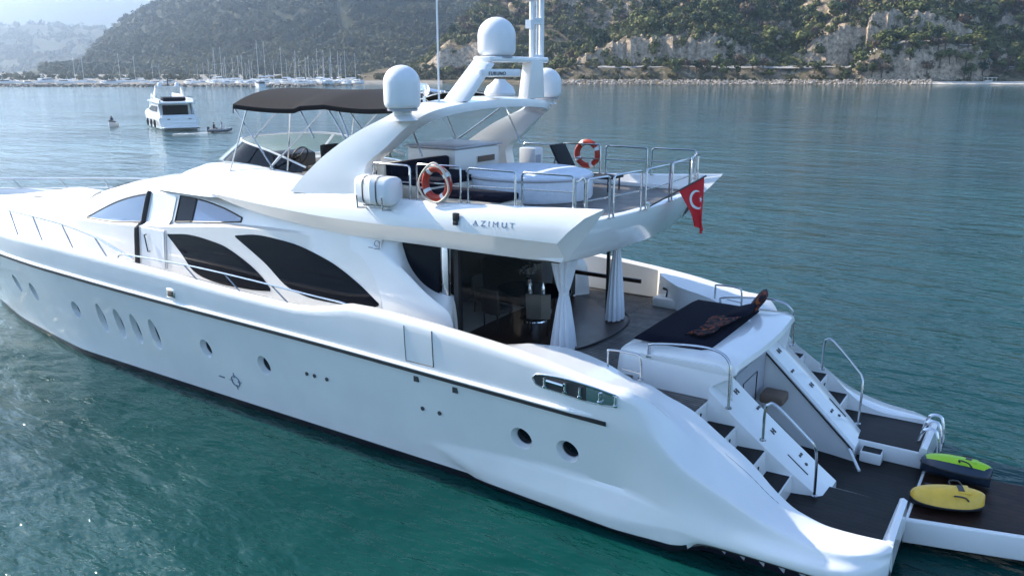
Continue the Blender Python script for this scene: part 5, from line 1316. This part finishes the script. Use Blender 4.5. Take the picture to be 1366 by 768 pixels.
# ================================================================== BOATS IN THE BAY
def person(pose, loc, rz, s, label, shirt, seat=None):
    """one continuous skinned figure; pose: list of joints by name"""
    J = pose; names = list(J); me = bpy.data.meshes.new('person'); bonesq = [('pelvis', 'chest'), ('chest', 'neck'), ('neck', 'head'), ('head', 'crown'), ('chest', 'sl'), ('sl', 'el'), ('el', 'hl'), ('chest', 'sr'), ('sr', 'er'), ('er', 'hr'), ('pelvis', 'jl'), ('jl', 'kl'), ('kl', 'fl'), ('fl', 'tl'), ('pelvis', 'jr'), ('jr', 'kr'), ('kr', 'fr'), ('fr', 'tr')]
    rad = dict(pelvis=.15, chest=.17, neck=.06, head=.10, crown=.085, sl=.075, sr=.075, el=.048, er=.048, hl=.038, hr=.038, jl=.10, jr=.10, kl=.068, kr=.068, fl=.045, fr=.045, tl=.035, tr=.035)
    me.from_pydata([J[n] for n in names], [(names.index(a), names.index(b)) for a, b in bonesq], [])
    o = bpy.data.objects.new('person', me); COL.objects.link(o)
    md = o.modifiers.new('s', 'SKIN'); sv = me.skin_vertices[0].data
    for i, n in enumerate(names): sv[i].radius = (rad[n], rad[n]); sv[i].use_root = (n == 'pelvis')
    m2 = o.modifiers.new('d', 'SUBSURF'); m2.levels = 1; m2.render_levels = 1
    dg = bpy.context.evaluated_depsgraph_get(); nm = bpy.data.meshes.new_from_object(o.evaluated_get(dg)); o.modifiers.clear(); o.data = nm
    SK = mat('skin', (.45, .28, .2), .6); CL = mat('dark_clothes', shirt, .9); nm.materials.clear(); nm.materials.append(CL); nm.materials.append(SK)
    for p in nm.polygons:
        p.use_smooth = True; c = p.center
        if c.z > J['neck'][2] or (Vector(J['hl']) - c).length < .2 or (Vector(J['hr']) - c).length < .2: p.material_index = 1
    o.location = loc; o.rotation_euler = (0, 0, rz); o.scale = (s, s, s); tag(o, label, 'person')
    h = Vector(J['head']); mb = MB(); mb.lathe([(.118, -.02), (.12, .05), (.10, .11), (.02, .145)], h + Vector((-.015, 0, .02)), 12); hr = mb.build('hair', RUBB, o)
    return o
SIT = dict(pelvis=(0, 0, 0), chest=(.04, 0, .38), neck=(.06, 0, .56), head=(.09, 0, .68), crown=(.09, 0, .78), sl=(.04, .19, .48), el=(.18, .25, .24), hl=(.42, .17, .22), sr=(.04, -.19, .48), er=(.18, -.25, .24), hr=(.42, -.17, .22), jl=(.05, .10, -.02), kl=(.45, .14, .02), fl=(.46, .15, -.40), tl=(.62, .15, -.43), jr=(.05, -.10, -.02), kr=(.45, -.14, .02), fr=(.46, -.15, -.40), tr=(.62, -.15, -.43))
STAND = dict(pelvis=(0, 0, .95), chest=(.03, 0, 1.32), neck=(.04, 0, 1.5), head=(.06, 0, 1.62), crown=(.06, 0, 1.72), sl=(.02, .2, 1.42), el=(.1, .27, 1.16), hl=(.32, .2, 1.1), sr=(.02, -.2, 1.42), er=(.1, -.27, 1.16), hr=(.32, -.2, 1.1), jl=(0, .1, .92), kl=(.03, .12, .5), fl=(-.02, .13, .08), tl=(.14, .14, .04), jr=(0, -.1, .92), kr=(.03, -.12, .5), fr=(-.02, -.13, .08), tr=(.14, -.14, .04))
# anchored motor yacht ahead to the left
d0 = 124.0; x0, y0 = far(233, d0); x1, y1 = far(196, d0 + 20); hd = math.atan2(y1 - y0, x1 - x0)
o = thing('anchored_yacht', 'white three-deck motor yacht anchored in the bay, seen from its stern', 'yacht', (x0, y0, 0), hd)
L, Bm = 21.0, 5.7; rows = []
for i in range(19):
    u = i / 18; x = L * u; b = Bm / 2 * (1 - max(0, (u - .45) / .55) ** 2.3); zt = 1.75 + .9 * u * u; ov = 1.2 * max(0, u - .7)
    rows.append([(x + ov * 2, -b * .97, zt), (x + ov * 1.5, -b, zt - .25), (x, -b * .88, .1), (x, -b * .6, -.6), (x, b * .6, -.6), (x, b * .88, .1), (x + ov * 1.5, b, zt - .25), (x + ov * 2, b * .97, zt)])
MB().grid(rows, closev=True, capu=True).build('hull', GEL, o, angle=35)
MB().prism([(-1.5, -2.5, .32), (0, -2.6, .32), (0, 2.6, .32), (-1.5, 2.5, .32)], (0, 0, .16)).build('swim_platform', GEL, o, bevel=.05)
MB().prism([(-1.45, -2.45, .20), (0, -2.5, .20), (0, 2.5, .20), (-1.45, 2.45, .20)], (0, 0, .1)).build('platform_painted_shadow', BOOT, o)  # solid black slab painted as the shadow under the swim platform
rows = []
for x, b, z0_, z1_ in [(2.4, 2.3, 1.7, 3.7), (4, 2.35, 1.8, 3.75), (9, 2.35, 1.9, 3.8), (12, 2.2, 2.0, 3.8), (14.5, 1.8, 2.1, 3.0), (16.5, 1.3, 2.2, 2.5)]:
    rows.append([(x, -b, z0_), (x, -b * .9, z1_ - .15), (x, -b * .8, z1_), (x, b * .8, z1_), (x, b * .9, z1_ - .15), (x, b, z0_)])
MB().grid(rows, capu=True).build('deckhouse', GEL, o, angle=35)
for s in (-1, 1):
    MB().prism([(4.2, s * 2.33, 2.5), (8.8, s * 2.33, 2.5), (11.2, s * 2.25, 2.7), (8.8, s * 2.2, 3.3), (4.2, s * 2.2, 3.3)], (0, s * .04, 0)).build('side_window', GLASS, o)
    MB().prism([(.4, s * 2.55, 1.8), (2.6, s * 2.4, 1.8), (3.4, s * 2.3, 3.7), (2.2, s * 2.4, 3.7)], (0, -s * .15, 0)).build('side_fin', GEL, o)
MB().box((2.36, 0, 2.7), (.06, 3.6, 1.55)).build('aft_doors', GLASS, o)
MB().prism([(-.1, -2.35, 1.0), (-.1, 2.35, 1.0), (.25, 2.4, 2.15), (.25, -2.4, 2.15)], (.3, 0, 0)).build('transom', GEL, o, bevel=.05)
for yy in (-1.5, 1.5): MB().box((-.02, yy, 1.55), (.06, .4, .1)).build('transom_light', GREYD, o)
MB().prism([(.3, -2.6, 3.72), (11.5, -2.35, 3.85), (11.5, 2.35, 3.85), (.3, 2.6, 3.72)], (0, 0, .28)).build('flybridge_deck', GEL, o, bevel=.1)
rows = []
for x, b, zt in [(.4, 2.55, 4.35), (5, 2.5, 4.55), (9.5, 2.2, 4.95), (11.3, 1.5, 5.1)]: rows.append([(x, -b, 3.9), (x, -b * .96, zt), (x, -b * .9, zt), (x, -b * .88, 4.0), (x, b * .88, 4.0), (x, b * .9, zt), (x, b * .96, zt), (x, b, 3.9)])
MB().grid(rows, capu=True).build('flybridge_coaming', GEL, o, angle=35)
mb = MB(); mb.tube([(.5, -2.3, 4.3), (.5, -2.3, 4.75), (.5, 2.3, 4.75), (.5, 2.3, 4.3)], .04, 6); mb.build('stern_rail', STEEL, o)
MB().box((3.2, 0, 4.35), (2.2, 3.2, .5)).build('flybridge_seat', NAVY, o, bevel=.08)
mb = MB()
for s in (-1, 1): mb.prism([(6.0, s * 2.2, 4.4), (7.6, s * 2.2, 4.5), (6.2, s * 1.9, 6.1), (5.4, s * 1.9, 6.1)], (0, -s * .2, 0))
mb.box((5.8, 0, 6.1), (.9, 4.0, .16)); mb.build('radar_arch', GEL, o)
for yy in (-1.2, 1.3): MB().lathe([(.3, 0), (.33, .1), (.3, .35), (.15, .5), (.02, .55)], (5.8, yy, 6.18), 14).build('satellite_dome', WHITEP, o)
mb = MB(); mb.tube([(5.8, .1, 6.1), (5.8, .1, 7.6)], .07, 6); mb.box((5.8, .1, 6.9), (.1, 1.2, .1)); mb.build('mast', GREYD, o)
for x in (3, 6, 9):
    MB().tube([(x, 2.95, 1.4), (x, 2.98, .9), (x, 2.95, .3)], .2, 8, rfun=lambda k: .6 + 1.6 * k * (1 - k)).build('fender', GREYD, o)
# jet ski to its left
x, y = far(142, 131); o = thing('jet_ski', 'small white jet ski drifting left of the anchored yacht', 'jet ski', (x, y, 0), hd + 2.6)
h_ = boat_hull(2.6, 1.05, .55, .5); h_.build('hull', WB, o)
mb = MB(); mb.prism([(-1.0, -.2, .55), (.3, -.2, .6), (.3, .2, .6), (-1.0, .2, .55)], (0, 0, .3)); mb.build('seat', GREYD, o, bevel=.08)
mb = MB(); mb.prism([(.3, -.3, .6), (1.1, -.15, .7), (1.1, .15, .7), (.3, .3, .6)], (-.15, 0, .35)); mb.tube([(.35, -.4, 1.1), (.45, 0, 1.08), (.35, .4, 1.1)], .03, 6); mb.build('handlebar', GREYD, o, bevel=.03)
person(SIT, (x - .1, y, .86), hd + 2.6, .95, 'person in dark clothes sitting on the white jet ski', (.05, .06, .09))
# dinghy at the right with a person, wake behind
x, y = far(287, 118.5); rz = math.atan2(HR[1], HR[0]) + .12
o = thing('inflatable_dinghy', 'grey inflatable dinghy motoring right of the anchored yacht', 'dinghy', (x, y, .18), rz)
MB().tube(catmull([(-1.5, -.62, .12), (.4, -.65, .12), (1.2, -.4, .22), (1.5, 0, .3), (1.2, .4, .22), (.4, .65, .12), (-1.5, .62, .12)], 5), .21, 10).build('inflated_tube', mat('grey_tube', (.16, .17, .18), .6), o)
MB().prism([(-1.4, -.5, -.1), (1.1, -.35, -.1), (1.1, .35, -.1), (-1.4, .5, -.1)], (0, 0, .1)).build('floor', GREYD, o)
mb = MB(); mb.box((-1.62, 0, .35), (.3, .3, .55)); mb.box((-1.7, 0, -.1), (.12, .12, .6)); mb.build('outboard_motor', RUBB, o, bevel=.05)
MB().box((-.5, 0, .2), (.3, 1.0, .06)).build('thwart', WHITEP, o)
person(SIT, (x - .9 * math.cos(rz), y - .9 * math.sin(rz), .62), rz, .95, 'person in dark top sitting at the stern of the grey dinghy', (.03, .03, .04))
person(SIT, (x + .15 * math.cos(rz) , y + .15 * math.sin(rz), .58), rz, .95, 'person in white top sitting forward in the grey dinghy', (.6, .6, .6))
rows = []
for k in range(24):
    u = k / 23; dd = 118.5 - 3.2 * u + .35 * math.sin(9 * u); xx, yy = far(278 - 55 * u, dd); wv_ = .28 + .25 * math.sin(k * 1.7) * u
    n_ = Vector((HF[0], HF[1], 0)) * (wv_ * 1.5); rows.append([(xx - n_.x, yy - n_.y, .012), (xx, yy, .03), (xx + n_.x, yy + n_.y, .012)])
o = MB().grid(rows).build('wake_foam', mat('foam', (.7, .74, .76), .9, noise=.2, nscale=3), None); tag(o, 'thin white wake trailing behind the grey dinghy', 'foam'); o['kind'] = 'stuff'
#@@/THINGS@@
